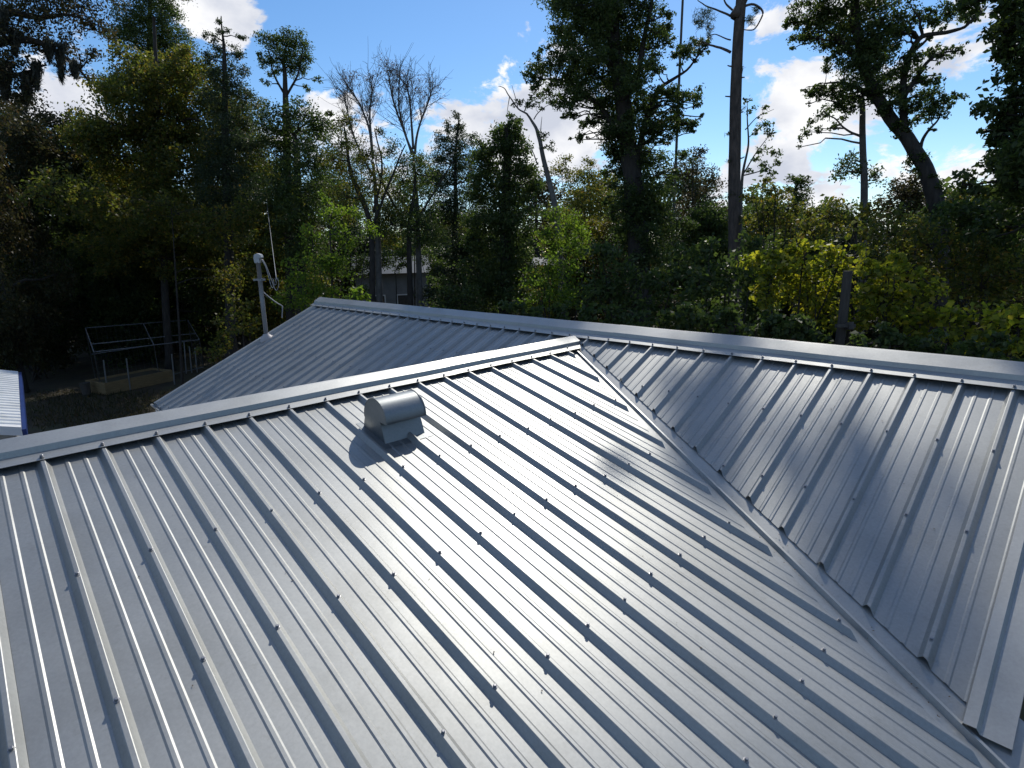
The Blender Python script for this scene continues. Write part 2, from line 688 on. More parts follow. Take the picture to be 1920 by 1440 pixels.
# main roof, far slope
slope(lambda s, r, h: (s, r, zB(r, H0 + h)), -25, 15, XB0, XL, XR - .002, lambda s: .05, lambda s: YE, (), NBm, False)


def deck():
    mb = MB()
    d, t = -.045, -.075
    # main roof: two sloping sheets, thick
    for sg in (-1, 1):
        P = [(XL + .01, 0), (XR - .01, 0), (XR - .01, YE - .02), (XL + .01, YE - .02)]
        top = [(x, sg * y, zB(y, d)) for x, y in P]
        bot = [(x, sg * y, zB(y, t)) for x, y in P]
        mb.add(top + bot, ((0, 1, 2, 3), (7, 6, 5, 4), (0, 4, 5, 1), (1, 5, 6, 2), (2, 6, 7, 3), (3, 7, 4, 0)))
    for sg in (-1, 1):
        P = [(0, .26), (.05, .26), (XE - .02, (DROP + TA * (XE - .02)) / TB + .02), (XE - .02, SF - .02), (0, SF - .02)]
        top = [(sg * x, -y, zA(x, d - .004)) for x, y in P]
        bot = [(sg * x, -y, zA(x, t - .004)) for x, y in P]
        mb.add(top + bot, ((0, 1, 2, 3, 4), (9, 8, 7, 6, 5)) + tuple((k, k + 5, (k + 1) % 5 + 5, (k + 1) % 5) for k in range(5)))
    mb.build('roof_deck', DECK, house)


deck()


def cap_profile(slope_t):
    # (distance from the ridge line, height above the rib-top plane)
    return [(CW - .001, .0005), (CW, .0025), (.108, .0035), (.101, .030), (.012, .0405), (0, .0415)]


def ridge_piece(a, b, along_x, base, tan, lift=0.0, cut=0.0):
    """one length of ridge cap from a to b along the ridge; cut: how much the end a slants back at the edges"""
    prof = cap_profile(tan)
    full = [(-w, h) for w, h in prof] + [(w, h) for w, h in prof[::-1][1:]]
    mb = MB()
    n = 10
    vs = []
    for w, h in full:
        for k in range(n + 1):
            s = a + abs(w) * cut + (b - a - abs(w) * cut) * k / n
            z = base - tan * abs(w) + h + lift + .0012 * math.sin(s * 5.1 + w * 9)
            vs.append((s, w, z) if along_x else (w, -s, z))
    m = n + 1
    fs = [(q * m + k, q * m + k + 1, (q + 1) * m + k + 1, (q + 1) * m + k) for q in range(len(full) - 1) for k in range(n)]
    mb.add(vs, fs)
    return mb.build('ridge_cap', CAPM, house)


r1a = ridge_piece(.105, 1.72, False, -DROP, TA, .002, 1.05)
r1b = ridge_piece(1.66, 4.75, False, -DROP, TA, 0)
r1c = ridge_piece(4.69, SF, False, -DROP, TA, .002)
r2 = [ridge_piece(XL - .012, -2.68, True, 0, TB, .002), ridge_piece(-2.74, .46, True, 0, TB, 0), ridge_piece(.40, XR + .012, True, 0, TB, .002)]
for k in range(0, 32):
    s = SA0 + k * S
    put_screw((CW - .018, -s, zA(CW - .018) + .006), NA, r1a if s < 1.7 else r1b if s < 4.72 else r1c)
put_screw((CW - .05, -.42, zA(CW - .05) + .0075), NA, r1a)
for k in range(-24, 15):
    x = XB0 + k * S
    put_screw((x, -CW + .018, zB(CW - .018) + .006), NBm, r2[0] if x < -2.7 else r2[1] if x < .43 else r2[2])


def valley(sg):
    """W shaped valley flashing with a raised centre rib"""
    mb = MB()
    n = 14
    t0, t1 = .08, (XR if sg > 0 else (YE * TB - DROP) / TA) + (.03 if sg > 0 else .0)
    va = math.atan2(TA, TB)                      # plan direction of the valley: (1, -TA/TB)
    dx, dy = math.cos(va), -math.sin(va)
    nx, ny = -dy, dx                             # towards the main roof
    prof = [(-.2, 0), (-.016, .001), (-.006, .022), (.006, .022), (.016, .001), (.17, .0)]
    vs = []
    for w, h in prof:
        for k in range(n + 1):
            t = t0 + (t1 - t0) * k / n
            x, y = t + nx * w, -(DROP + TA * t) / TB + ny * w
            z = max(zA(x, H0), zB(y, H0)) - .0045 + h if abs(w) > .02 else zA(t, H0) - .0045 + h
            vs.append((sg * x, y, z))
    m = n + 1
    fs = [(q * m + k, q * m + k + 1, (q + 1) * m + k + 1, (q + 1) * m + k) for q in range(len(prof) - 1) for k in range(n)]
    mb.add(vs, fs)
    mb.build('valley_flashing', CAPM, house)


valley(1)
valley(-1)


def rake_trim(x, sgx, sgy, y0, y1):
    """folded trim along a gable edge: raised over the last rib, flat to the edge, face down"""
    mb = MB()
    prof = [(-.138, -.022), (-.133, .0035), (-.096, .0045), (-.084, -.014), (.0, -.014), (.002, -.10)]
    n = 6
    vs = []
    for w, h in prof:
        for k in range(n + 1):
            y = y0 + (y1 - y0) * k / n
            vs.append((x + sgx * w, sgy * y, zB(y) + h))
    m = n + 1
    mb.add(vs, [(q * m + k, q * m + k + 1, (q + 1) * m + k + 1, (q + 1) * m + k) for q in range(len(prof) - 1) for k in range(n)])
    return mb.build('rake_trim', CAPM, house)


rake_trim(XR, 1, -1, CW - .01, (DROP + TA * 3.32) / TB - .01)
rake_trim(XR, 1, 1, CW - .01, YE)
rt = rake_trim(XL, -1, -1, CW - .01, YE)
rake_trim(XL, -1, 1, CW - .01, YE)


def walls():
    zt = zB(YE - .45, -.1)
    mb = MB()
    for x0, x1, y0, y1, zt_ in ((XL + .35, XR - .35, -YE + .45, YE - .45, zB(YE - .45, -.1)),):
        mb.box((x0, y0, GZ - .1), (x1, y1, zt_))
        for x in (x0, x1):
            mb.add([(x, y0, zt_), (x, y1, zt_), (x, 0, -.1)], [(0, 1, 2)])
    x = XE - .4
    mb.box((-x, -SF + .4, GZ - .1), (x, -YE + .44, zA(x, -.1)))
    mb.add([(-x, -SF + .4, zA(x, -.1)), (x, -SF + .4, zA(x, -.1)), (0, -SF + .4, -DROP - .1)], [(0, 1, 2)])
    mb.build('wall', SIDING, house)
    for lo, hi in (((XE - .03, -SF, zA(XE) - .17), (XE - .008, -2.1, zA(XE) - .05)), ((-XE + .008, -SF, zA(XE) - .17), (-XE + .03, -2.75, zA(XE) - .05)),
                   ((XL, -YE + .008, zB(YE) - .17), (-4.6, -YE + .03, zB(YE) - .05)), ((XL, YE - .03, zB(YE) - .17), (XR, YE - .008, zB(YE) - .05))):
        f = MB()
        f.box(lo, hi)
        f.build('fascia', WHITE_TRIM, house)
    # small flat trim piece under the left corner of the main roof
    g = MB()
    g.box((XL - .08, -YE - .03, zB(YE) - .07), (XL + .5, -YE + .0, zB(YE) - .045))
    g.build('drip_edge', CAPM, house)


walls()


# ------------------------------------------------------------------ roof vent
def vent():
    x0, yl, yr = .500, -2.676, -2.415
    v = empty('roof_vent', (.63, (yl + yr) / 2, zA(.63, H0)), 'round hooded grey metal vent standing on the ribbed roof below the nearer ridge', 'roof vent')
    cx, R = .643, .120
    zc = zA(cx, H0) + .105

    def base(x):
        return zA(x, H0)
    arc = [(cx + R * math.cos(a), zc + R * math.sin(a)) for a in np.linspace(math.pi * 1.02, -.03 * math.pi, 22)]
    # hood: curved sheet, 1.5 mm thick
    mb = MB()
    pts = [(x0, base(x0) - .005)] + arc
    inn = [(x0 + .002, base(x0) - .005)] + [(cx + (R - .002) * math.cos(a), zc + (R - .002) * math.sin(a)) for a in np.linspace(math.pi * 1.02, -.03 * math.pi, 22)]
    n = len(pts)
    vs = [(x, yl, z) for x, z in pts] + [(x, yr, z) for x, z in pts] + [(x, yl, z) for x, z in inn] + [(x, yr, z) for x, z in inn]
    fs = []
    for k in range(n - 1):
        fs.append((k, k + 1, n + k + 1, n + k))
        fs.append((2 * n + k, 3 * n + k, 3 * n + k + 1, 2 * n + k + 1))
    fs.append((n - 1, 3 * n - 1, 4 * n - 1, 2 * n - 1))
    mb.add(vs, fs)
    o = mb.build('hood', VENTM, v, True)
    # side plates
    lip = arc[-1]
    outline = [(x0, base(x0) - .01)] + arc + [(.697, lip[1] + .004), (.742, base(.742) - .01)]
    for y in (yl, yr):
        s = MB()
        e = .0018 if y == yl else -.0018
        m = len(outline)
        cxm = (cx, zc)
        ins = [(cxm[0] + (x - cxm[0]) * .985, cxm[1] + (z - cxm[1]) * .985) for x, z in outline]
        vs = [(x, y - e * 1.6, z) for x, z in ins] + [(x, y + e, z) for x, z in ins]
        fs = [tuple(range(m)), tuple(range(2 * m - 1, m - 1, -1))] + [(k, m + k, m + (k + 1) % m, (k + 1) % m) for k in range(m)]
        s.add(vs, fs)
        s.build('side_plate', VENTM, v)
    # seam lips standing proud at both ends of the hood
    for y in (yl, yr):
        s = MB()
        w = .006
        for k in range(len(arc) - 1):
            a, b = arc[k], arc[k + 1]
            oa = (cx + (a[0] - cx) * 1.03, zc + (a[1] - zc) * 1.03)
            ob = (cx + (b[0] - cx) * 1.03, zc + (b[1] - zc) * 1.03)
            s.add([(a[0], y - w / 2, a[1]), (b[0], y - w / 2, b[1]), (ob[0], y - w / 2, ob[1]), (oa[0], y - w / 2, oa[1]),
                   (a[0], y + w / 2, a[1]), (b[0], y + w / 2, b[1]), (ob[0], y + w / 2, ob[1]), (oa[0], y + w / 2, oa[1])],
                  ((0, 1, 2, 3), (7, 6, 5, 4), (3, 2, 6, 7)))
        s.build('seam', VENTM, v)
    # neck front plate
    s = MB()
    s.add([(.697, yl, lip[1] + .004), (.742, yl, base(.742) - .01), (.742, yr, base(.742) - .01), (.697, yr, lip[1] + .004),
           (.695, yl, lip[1] + .004), (.740, yl, base(.742) - .01), (.740, yr, base(.742) - .01), (.695, yr, lip[1] + .004)],
          ((0, 1, 2, 3), (7, 6, 5, 4), (0, 4, 5, 1), (1, 5, 6, 2), (2, 6, 7, 3), (3, 7, 4, 0)))
    s.build('neck', VENTM, v)
    # base flange lying over the pans, cut round the rib
    s = MB()
    for (ya, yb) in ((yl - .03, yl + .002), (yr - .002, yr + .035)):
        s.add([(x0 - .04, ya, base(x0 - .04) + .002), (.785, ya, base(.785) + .002), (.785, yb, base(.785) + .002), (x0 - .04, yb, base(x0 - .04) + .002)], ((0, 1, 2, 3),))
    s.add([(.738, yl, base(.738) + .003), (.785, yl, base(.785) + .003), (.785, yr, base(.785) + .003), (.738, yr, base(.738) + .003)], ((0, 1, 2, 3),))
    s.build('flange', VENTM, v)


vent()


# ------------------------------------------------------------------ service mast
def mast():
    bx, by = -5.51, -1.037
    bz = zB(by, H0)
    top = at(483, 482, math.hypot(bx - CAM[0], by - CAM[1]))
    t = np.array([bx, by, bz])
    m = empty('service_mast', tuple(t), 'grey electric service mast with a hooded head rising at the far left gable edge', 'service mast')
    p = MB()
    p.tube([t + [0, 0, -.3], t + (top - t) * .5, top], .033, 14)
    p.build('pole', GREYPIPE, m, True)
    # weather head: a hood leaning to the wire side
    w = MB()
    ex = RT * np.array([1, 1, 0])
    ex /= np.linalg.norm(ex)
    ez = np.array([0, 0, 1.0])
    ey = np.cross(ez, ex)
    prof = [(-.06, -.12, .045), (-.065, -.02, .06), (-.045, .05, .065), (.02, .075, .065), (.085, .05, .06), (.10, -.005, .055), (.085, -.02, .05), (.045, -.03, .045), (.04, -.12, .042)]
    vs = [top + (ex * a + ez * b + ey * s * c) * .72 for s in (-1, 1) for a, b, c in prof]
    k = len(prof)
    w.add(vs, [tuple(range(k)), tuple(range(2 * k - 1, k - 1, -1))] + [(i, i + k, (i + 1) % k + k, (i + 1) % k) for i in range(k)])
    w.build('weather_head', PLASTIC, m)
    ax = (top - t) / np.linalg.norm(top - t)
    c = MB()
    q = t + (top - t) * .73
    c.tube([q - ax * .018, q + ax * .018], .042, 12)
    c.box((-.10, -.014, -.014), (.08, .014, .014), (ex, ey, ez), q)
    c.build('clamp', GREYPIPE, m)
    ins = q + ex * .13 + ez * .0
    # roof boot
    b = MB()
    ring = [(0.10, .0), (.085, .025), (.05, .06), (.038, .085)]
    vs = []
    for r, h in ring:
        for i in range(14):
            a = 2 * math.pi * i / 14
            x, y = t[0] + r * math.cos(a), t[1] + r * math.sin(a)
            vs.append((x, y, (zB(y, H0) if h < .01 else bz + TB * (y - t[1]) * .5) + h + .004))
    b.add(vs, [(j * 14 + i, j * 14 + (i + 1) % 14, (j + 1) * 14 + (i + 1) % 14, (j + 1) * 14 + i) for j in range(3) for i in range(14)])
    b.build('boot', RUBBER, m, True)
    # drip loops
    hd = top + ex * .06 - ez * .03
    for off, drop_ in ((.0, .36), (.02, .55), (-.02, .46)):
        l = MB()
        e = ins + ex * (.10 + off) + ey * off * 2 + ez * .02
        mid = (hd + e) / 2
        pts = [hd + ey * off, hd + ex * .06 + ey * off - ez * .12, mid + ex * .04 + ey * off - ez * drop_ * .7, e - ez * .10 + ex * .02, e]
        s = np.linspace(0, 4, 17)
        pp = np.stack([np.interp(s, range(5), np.array(pts)[:, j]) for j in range(3)], 1)
        for _ in range(3):
            pp[1:-1] = (pp[:-2] + pp[1:-1] * 2 + pp[2:]) / 4
        l.tube(pp, .005, 6)
        l.build('drip_loop', CABLE, m, True)
    # lower conduit wire
    l = MB()
    q2 = t + (top - t) * .58
    l.tube(curve(q2 + ex * .03, q2 + ex * .30 - ez * .22, -.05, 7), .008, 6)
    l.build('drip_loop', CABLE, m, True)
    l = MB()
    l.tube(curve(q2 + ex * .30 - ez * .22, q2 + ex * .27 - ez * .40, .05, 5), .008, 6)
    l.build('drip_loop', CABLE, m, True)
    # overhead service drop going away to the trees
    far = at(494, 330, 30)
    near = ins + ex * .12
    l = MB()
    l.tube(curve(near, far, -.02, 24), .006, 6)
    o = l.build('service_cable', CABLE, None, True)
    tag(o, 'thin overhead service cable climbing from the mast into the trees', 'cable')


mast()


def debris():
    """crumbs of bark and leaf lying on the pans and in the valley"""
    g = np.random.default_rng(71)
    P = []
    for _ in range(150):
        x = g.uniform(.3, 3.3)
        y = -g.uniform(DROP / TB + TA / TB * x + .1, 6.5)
        if abs(((-y - SA0) / S) % 1 - .0) < .14 or abs(((-y - SA0) / S) % 1 - 1) < .14:
            continue
        P.append((x, y, zA(x, H0) + .0035))
    for _ in range(60):
        x = g.uniform(.4, 3.2)
        y = -g.uniform(.2, (DROP + TA * x) / TB - .1)
        if abs(((x - XB0) / S) % 1) < .14 or abs(((x - XB0) / S) % 1 - 1) < .14:
            continue
        P.append((x, y, zB(y, H0) + .0035))
    for _ in range(60):
        x = g.uniform(.8, 3.3)
        y = -(DROP + TA * x) / TB + g.uniform(.012, .06) * g.choice((-1, 1))
        P.append((x, y, max(zA(x, H0), zB(y, H0)) + .003))
    q = leaf_quads(np.array(P), .009, .005, 6.0, 0, g)
    o = obj('leaf_crumbs', quads_mesh('leaf_crumbs', q, DRYLEAF))
    tag(o, 'tiny crumbs of bark and dry leaf on the near roof', 'debris', kind='stuff')


debris()

# ------------------------------------------------------------------ things beyond the house
def rust_sheet():
    """bent rusty sheet standing just behind the main ridge"""
    mb = MB()
    a, b = at(1464, 640, 5.35), at(1522, 648, 5.2)
    pts = [at(1462, 643, 5.3), at(1474, 636.5, 5.3), at(1490, 637.5, 5.28), at(1522, 646, 5.22)]
    dn = np.array([0, .02, -.22])
    bk = np.array([.02, .12, -.03])
    n = len(pts)
    vs = [p for p in pts] + [p + bk for p in pts] + [p + dn for p in pts] + [p + bk + dn for p in pts]
    fs = [(k, k + 1, n + k + 1, n + k) for k in range(n - 1)] + [(k, 2 * n + k, 2 * n + k + 1, k + 1) for k in range(n - 1)] + [(n + k, n + k + 1, 3 * n + k + 1, 3 * n + k) for k in range(n - 1)]
    fs += [(0, n, 3 * n, 2 * n), (n - 1, 3 * n - 1, 4 * n - 1, 2 * n - 1)]
    mb.add(vs, fs)
    o = mb.build('roof_scrap', COPPER)
    tag(o, 'small rusty orange sheet peeping over the farther ridge', 'metal scrap')


rust_sheet()


def post():
    P = px_line([(1572, 660), (1580, 600), (1590, 508)], 10.5)
    b = P[0] + (P[0] - P[2]) / (P[2][2] - P[0][2]) * (P[0][2] - GZ)
    w = empty('wooden_post', tuple(b), 'weathered grey wooden post leaning among the yellow green vines', 'post')
    mb = MB()
    mb.tube([b, P[0], P[1], P[2]], [.078, .075, .072, .07], 12)
    mb.build('shaft', OLDWOOD, w, False)
    h = MB()
    c = at(1586, 611, 10.35)
    h.box((-.16, -.03, -.03), (.14, .03, .03), (RT, FW, UP), c)
    h.box((.02, -.05, -.06), (.1, .05, .06), (RT, FW, UP), c)
    h.build('bracket', OLDWOOD, w)


post()


def small_roof():
    """corner of a neighbouring outbuilding with a bright ribbed roof"""
    z = -1.55
    n_, f_ = on_z(40, 804, z), on_z(34, 697, z)
    y0 = (n_[1] + f_[1]) / 2 + .0
    x1, x0 = n_[0], f_[0]
    h = empty('outbuilding', (x1, y0, GZ), 'low outbuilding with bright ribbed metal roof at the left edge', 'outbuilding')
    run, sl = 1.1, .30
    k = 0
    dy = (f_[1] - n_[1]) / (x0 - x1)
    x = x1
    while x > x0:
        xe = max(x0, x - .9144)
        mb = MB()
        pr = []
        xx = x
        while xx > xe + .01:
            pr += [(xx, 0), (xx - .03, 0), (xx - .045, .02), (xx - .06, .02), (xx - .075, 0)]
            xx -= .2286
        pr.append((xe, 0))
        vs = []
        for px_, hh in pr:
            ye = n_[1] + dy * (px_ - x1)
            vs += [(px_, ye, z + hh), (px_, ye - run, z + hh + run * sl)]
        mb.add(vs, [(2 * q, 2 * q + 1, 2 * q + 3, 2 * q + 2) for q in range(len(pr) - 1)])
        mb.build('roof_panel', PALEM, h)
        mb = MB()
        vs = [(a, b - 2 * (b - (n_[1] + dy * (a - x1) - run)), c) for a, b, c in vs]
        mb.add(vs, [(2 * q, 2 * q + 1, 2 * q + 3, 2 * q + 2) for q in range(len(pr) - 1)])
        mb.build('roof_panel', PALEM, h)
        x = xe
    ax = np.array([f_[0] - n_[0], f_[1] - n_[1], 0])
    ln = np.linalg.norm(ax)
    ax /= ln
    ay = np.array([-ax[1], ax[0], 0]) * -1
    if ay[1] < 0:
        ay = -ay
    fz = MB()
    fz.box((0, .0, -.16), (ln, .05, -.012), (ax, ay, np.array([0, 0, 1.0])), n_)
    fz.build('fascia', BLUE_TRIM, h)
    rk = MB()
    rk.add([n_ + ax * -.02 + [0, 0, .028], n_ + ax * .12 + [0, 0, .028], n_ + ax * .12 + ay * -run + [0, 0, .028 + run * sl], n_ + ax * -.02 + ay * -run + [0, 0, .028 + run * sl],
            n_ + ax * -.02 + [0, 0, -.1], n_ + ax * -.02 + ay * -run + [0, 0, -.1 + run * sl]], ((0, 1, 2, 3), (0, 3, 5, 4)))
    rk.build('rake_trim', WHITE_TRIM, h)
    w = MB()
    w.box((.15, -2 * run + .1, GZ - z - .1), (ln - .15, -.1, -.05), (ax, ay, np.array([0, 0, 1.0])), n_)
    w.build('wall', SIDING, h)


small_roof()


def cage():
    fl = on_z(178, 741, GZ)
    fr = at(374, 637, 26)
    d0 = math.hypot(*(fl - CAM)[:2])
    ftl = at(176, 660, d0)
    corners = {(0, 0): ftl, (1, 0): fr, (0, 1): at(160, 615, d0 + 3.0), (1, 1): at(352, 600, 29)}
    ez = np.array([0, 0, 1.0])
    H = 1.0
    c = empty('garden_cage', tuple(fl), 'flimsy pipe frame enclosure in the shade left of the mast', 'garden enclosure')

    def P(a, b, z):
        p = sum(corners[i, j] * ((a if i else 1 - a) * (b if j else 1 - b)) for i in (0, 1) for j in (0, 1))
        q = p.copy()
        q[2] = GZ + (p[2] - GZ) * z
        return q
    for a in (0, 1):
        for b in (0, 1):
            m = MB()
            m.tube([P(a, b, -.03), P(a, b, H)], .018, 8)
            m.build('post', GREYPIPE, c, True)
    for (p, q) in ((P(0, 0, H), P(1, 0, H)), (P(0, 1, H), P(1, 1, H)), (P(0, 0, H), P(0, 1, H)), (P(1, 0, H), P(1, 1, H)), (P(.52, 0, H), P(.52, 1, H)),
                   (P(0, .3, H), P(1, .3, H)), (P(.52, 0, 0), P(.52, 0, H)), (P(0, 1, H * .5), P(1, 1, H * .5)), (P(0, 0, H * .06), P(1, 0, H * .06))):
        m = MB()
        m.tube([p, q], .014, 8)
        m.build('rail', WHITE_PVC, c, True)
    # wire net on the long far side and the ends: thin vertical and level wires, one part
    m = MB()
    for k in range(1, 24):
        m.tube([P(k / 24, 1, 0), P(k / 24, 1, H)], .0025, 3, False)
    for k in range(1, 9):
        m.tube([P(0, 1, H * k / 9), P(1, 1, H * k / 9)], .0025, 3, False)
        m.tube([P(1, 0, H * k / 9), P(1, 1, H * k / 9)], .0025, 3, False)
    for k in range(1, 10):
        m.tube([P(1, k / 10, 0), P(1, k / 10, H)], .0025, 3, False)
    o = m.build('wire_net', GREYPIPE, c)
    o['kind'] = 'stuff'
    # stakes
    for (u, vt, vb), lab in zip(((197, 675, 712), (240, 672, 707), (325, 664, 705), (348, 642, 692), (358, 650, 690), (368, 652, 687)),
                                ('first white stake from the left in the raised bed', 'second white stake from the left in the raised bed', 'white stake at the right end of the raised bed',
                                 'tallest white stake by the right corner of the pipe enclosure', 'middle white stake by the right corner of the pipe enclosure', 'rightmost white stake of the pipe enclosure')):
        d = 23.3 if u < 330 else 25.2
        b = at(u, vb, d)
        t = at(u - 3, vt, d)
        b2 = b.copy()
        b2[2] = GZ
        m = MB()
        m.tube([b2, t], .022, 8)
        o = m.build('stake', PLASTIC, None, True)
        tag(o, lab, 'stake', 'white stakes of the vegetable bed')
    # raised bed
    bl, br = on_z(200, 741, GZ), on_z(326, 714, GZ)
    v = br - bl
    bn = np.linalg.norm(v)
    v /= bn
    w = np.array([-v[1], v[0], 0])
    if w @ FW < 0:
        w = -w
    bed = empty('raised_bed', tuple(bl), 'tan timber raised bed in front of the pipe enclosure', 'raised bed')
    for (o0, o1, q0, q1) in ((0, bn, 0, .05), (0, bn, 1.15, 1.2), (0, .05, .052, 1.148), (bn - .05, bn, .052, 1.148)):
        for k in range(2):
            m = MB()
            m.box((o0, q0, .21 * k), (o1, q1, .21 * k + .204), (v, w, ez), bl)
            m.build('board', TAN_BOARD, bed)
    m = MB()
    m.box((.052, .052, 0), (bn - .052, 1.148, .34), (v, w, ez), bl)
    m.build('soil', GROUND, bed)
    # bins / pots beside the bed
    q = on_z(186, 736, GZ)
    for k, (off, r, hgt, mt, lab) in enumerate(((.5, .10, .34, PLASTIC, 'small pale bucket standing beside the raised bed'), (.12, .15, .42, OLDWOOD, 'dark barrel standing left of the raised bed'))):
        m = MB()
        cpos = q + v * (off - .5) + w * .0
        m.tube([cpos, cpos + ez * .02, cpos + ez * hgt], [r * .8, r * .82, r], 16)
        m.tube([cpos + ez * (hgt - .015), cpos + ez * (hgt + .015)], [r * 1.05, r * 1.05], 16)
        tag(m.build('bucket' if k == 0 else 'barrel', mt), lab, 'bucket' if k == 0 else 'barrel')


cage()


def far_house(u0, u1, vtop, D, label, lap=True, hr=1.0):
    a, b = at(u0, vtop, D), at(u1, vtop, D)
    v = b - a
    v[2] = 0
    ln = np.linalg.norm(v)
    v /= ln
    w = np.array([-v[1], v[0], 0])
    if w @ FW < 0:
        w = -w
    ez = np.array([0, 0, 1.0])
    base = a.copy()
    base[2] = GZ
    H = a[2] - GZ
    h = empty('far_house', tuple(base), label, 'house')
    m = MB()
    m.box((0, 0, 0), (ln, 6, H), (v, w, ez), base)
    for e in (0, ln):
        m.add([base + v * e + ez * H, base + v * e + w * 6 + ez * H, base + v * e + w * 3 + ez * (H + hr)], [(0, 1, 2)])
    m.build('wall', HSIDE, h)
    if lap:
        m = MB()
        for k in range(int(H / .2)):
            z = .05 + .2 * k
            m.add([base + v * 0 - w * .003 + ez * z, base + v * ln - w * .003 + ez * z, base + v * ln - w * .022 + ez * z, base - w * .022 + ez * z,
                   base - w * .003 + ez * (z + .19), base + v * ln - w * .003 + ez * (z + .19)], ((3, 2, 5, 4), (0, 1, 2, 3)))
        m.build('siding', HSIDE, h)
        for e in (.3, .66):
            m = MB()
            m.box((ln * e - .45, -.05, 1.0), (ln * e + .45, -.024, 2.0), (v, w, ez), base)
            o = m.build('window', WHITE_TRIM, h)
            m = MB()
            m.box((ln * e - .38, -.056, 1.07), (ln * e + .38, -.0505, 1.93), (v, w, ez), base)
            m.build('pane', DECK, o)
    for sg in (0, 1):
        k = 0
        while k * .9 < ln + .6:
            x0, x1 = -.3 + k * .9, min(ln + .3, -.3 + (k + 1) * .9)
            m = MB()
            pr = [(x0, .0), (x0 + .03, .025), (x0 + .05, .025), (x0 + .08, 0), (x1 - .005, 0)]
            vs = []
            for x, hh in pr:
                y0, y1 = (-.4, 3.0) if sg == 0 else (6.4, 3.0)
                sl = hr / 3
                vs += [base + v * x + w * y0 + ez * (H - .4 * sl + .04 + hh), base + v * x + w * y1 + ez * (H + hr + .04 + hh)]
            m.add(vs, [(2 * q, 2 * q + 1, 2 * q + 3, 2 * q + 2) for q in range(len(pr) - 1)])
            m.build('roof_panel', HROOF, h)
            k += 1


far_house(664, 800, 512, 36, 'grey sided house half hidden in the woods behind the roof', True, .9)
far_house(1005, 1062, 497, 37, 'small pale roofed shed glimpsed between trunks right of the dark vine column', False, .4)

# ------------------------------------------------------------------ trees one can tell apart
# 1 mossy oak at the upper left
D = 16
g1 = np.random.default_rng(101)
mo = make_tree('oak_tree', 'oak hung with grey moss reaching in at the upper left corner', 'tree',
          [at(-190, 600, D) * [1, 1, 0] + [0, 0, GZ], at(-170, 330, D), at(-150, 90, D), at(-120, -150, D)], .36, .14,
          px_blobs([(20, 15, 48), (95, 20, 55), (150, 12, 45), (55, 70, 38), (15, 130, 50), (120, 95, 36), (172, 55, 32), (-40, 60, 80), (-60, 180, 80), (175, 105, 20), (90, -60, 80), (190, -50, 60), (150, 130, 22), (30, 180, 26)], D, .9, g1),
          RUSSET, .09, .045, .85, BARK, None, .3, .3, .34,
          limbs=[(px_line([(-150, 150), (0, 75), (70, 72), (130, 110), (165, 150)], D), .10, .02), (px_line([(-150, 60), (20, 20), (80, 38), (120, 25), (175, 40)], D), .08, .015), (px_line([(-160, 220), (-20, 150), (40, 140), (90, 118)], D), .08, .015)], g=g1)
ms = []
for (u, v0, v1, w) in ((115, 85, 150, 10), (92, 80, 112, 8), (10, 120, 185, 16), (50, 140, 196, 14), (68, 120, 165, 10), (140, 120, 140, 8), (28, 60, 100, 10), (5, 20, 60, 12)):
    n = 700
    tt = g1.uniform(0, 1, n)
    us = u + g1.normal(size=n) * w * (1 - .75 * tt) * .55
    vs_ = v0 + (v1 - v0) * tt
    P = np.array([at(a, b, D + c) for a, b, c in zip(us, vs_, g1.uniform(-.3, .3, n))])
    ms.append(leaf_quads(P, .22, .025, .0, 6.0, g1))
obj('hanging_moss', quads_mesh('hanging_moss', np.concatenate(ms), MOSS), mo)

# 2 tall golden tree
D = 26
g2 = np.random.default_rng(102)
make_tree('sweetgum_tree', 'tall broad tree with olive gold leaves at upper left', 'tree',
          [at(310, 640, D) * [1, 1, 0] + [0, 0, GZ], at(305, 420, D), at(300, 250, D), at(290, 30, D)], .15, .05,
          px_blobs([(255, 190, 55), (300, 200, 60), (350, 190, 45), (210, 230, 50), (260, 260, 65), (330, 260, 65), (390, 250, 55), (190, 290, 55), (250, 330, 75), (330, 340, 75), (410, 310, 60), (450, 270, 40), (470, 330, 50), (300, 410, 80), (400, 400, 70), (220, 410, 70), (280, 140, 40), (240, 110, 30), (300, 300, 50), (290, 360, 50), (400, 185, 42), (435, 225, 40), (375, 135, 32), (345, 105, 26), (175, 245, 42), (205, 180, 40), (330, 140, 40), (260, 150, 44), (320, 230, 50), (300, 470, 70), (200, 470, 60), (390, 470, 60)], D, 1.2, g2),
          OLIVE, .14, .085, 1.7, BARK, None, .5, .2, .42, g=g2)
make_tree('oak_tree', 'dark pointed tree top above the olive gold tree', 'tree',
          [at(290, 640, 34) * [1, 1, 0] + [0, 0, GZ], at(285, 300, 34), at(282, 60, 34), at(285, -140, 34)], .2, .05,
          px_blobs([(245, 20, 34), (262, 60, 38), (300, 25, 40), (325, 70, 34), (290, 95, 50), (340, 110, 34), (232, 75, 26), (350, 150, 40), (285, -40, 60), (250, -30, 35), (320, -20, 35), (310, 150, 50), (225, 150, 30), (280, -100, 50)], 34, 1, g2),
          DARKG, .12, .065, 1.5, BARK, None, .4, .2, .36, g=g2)
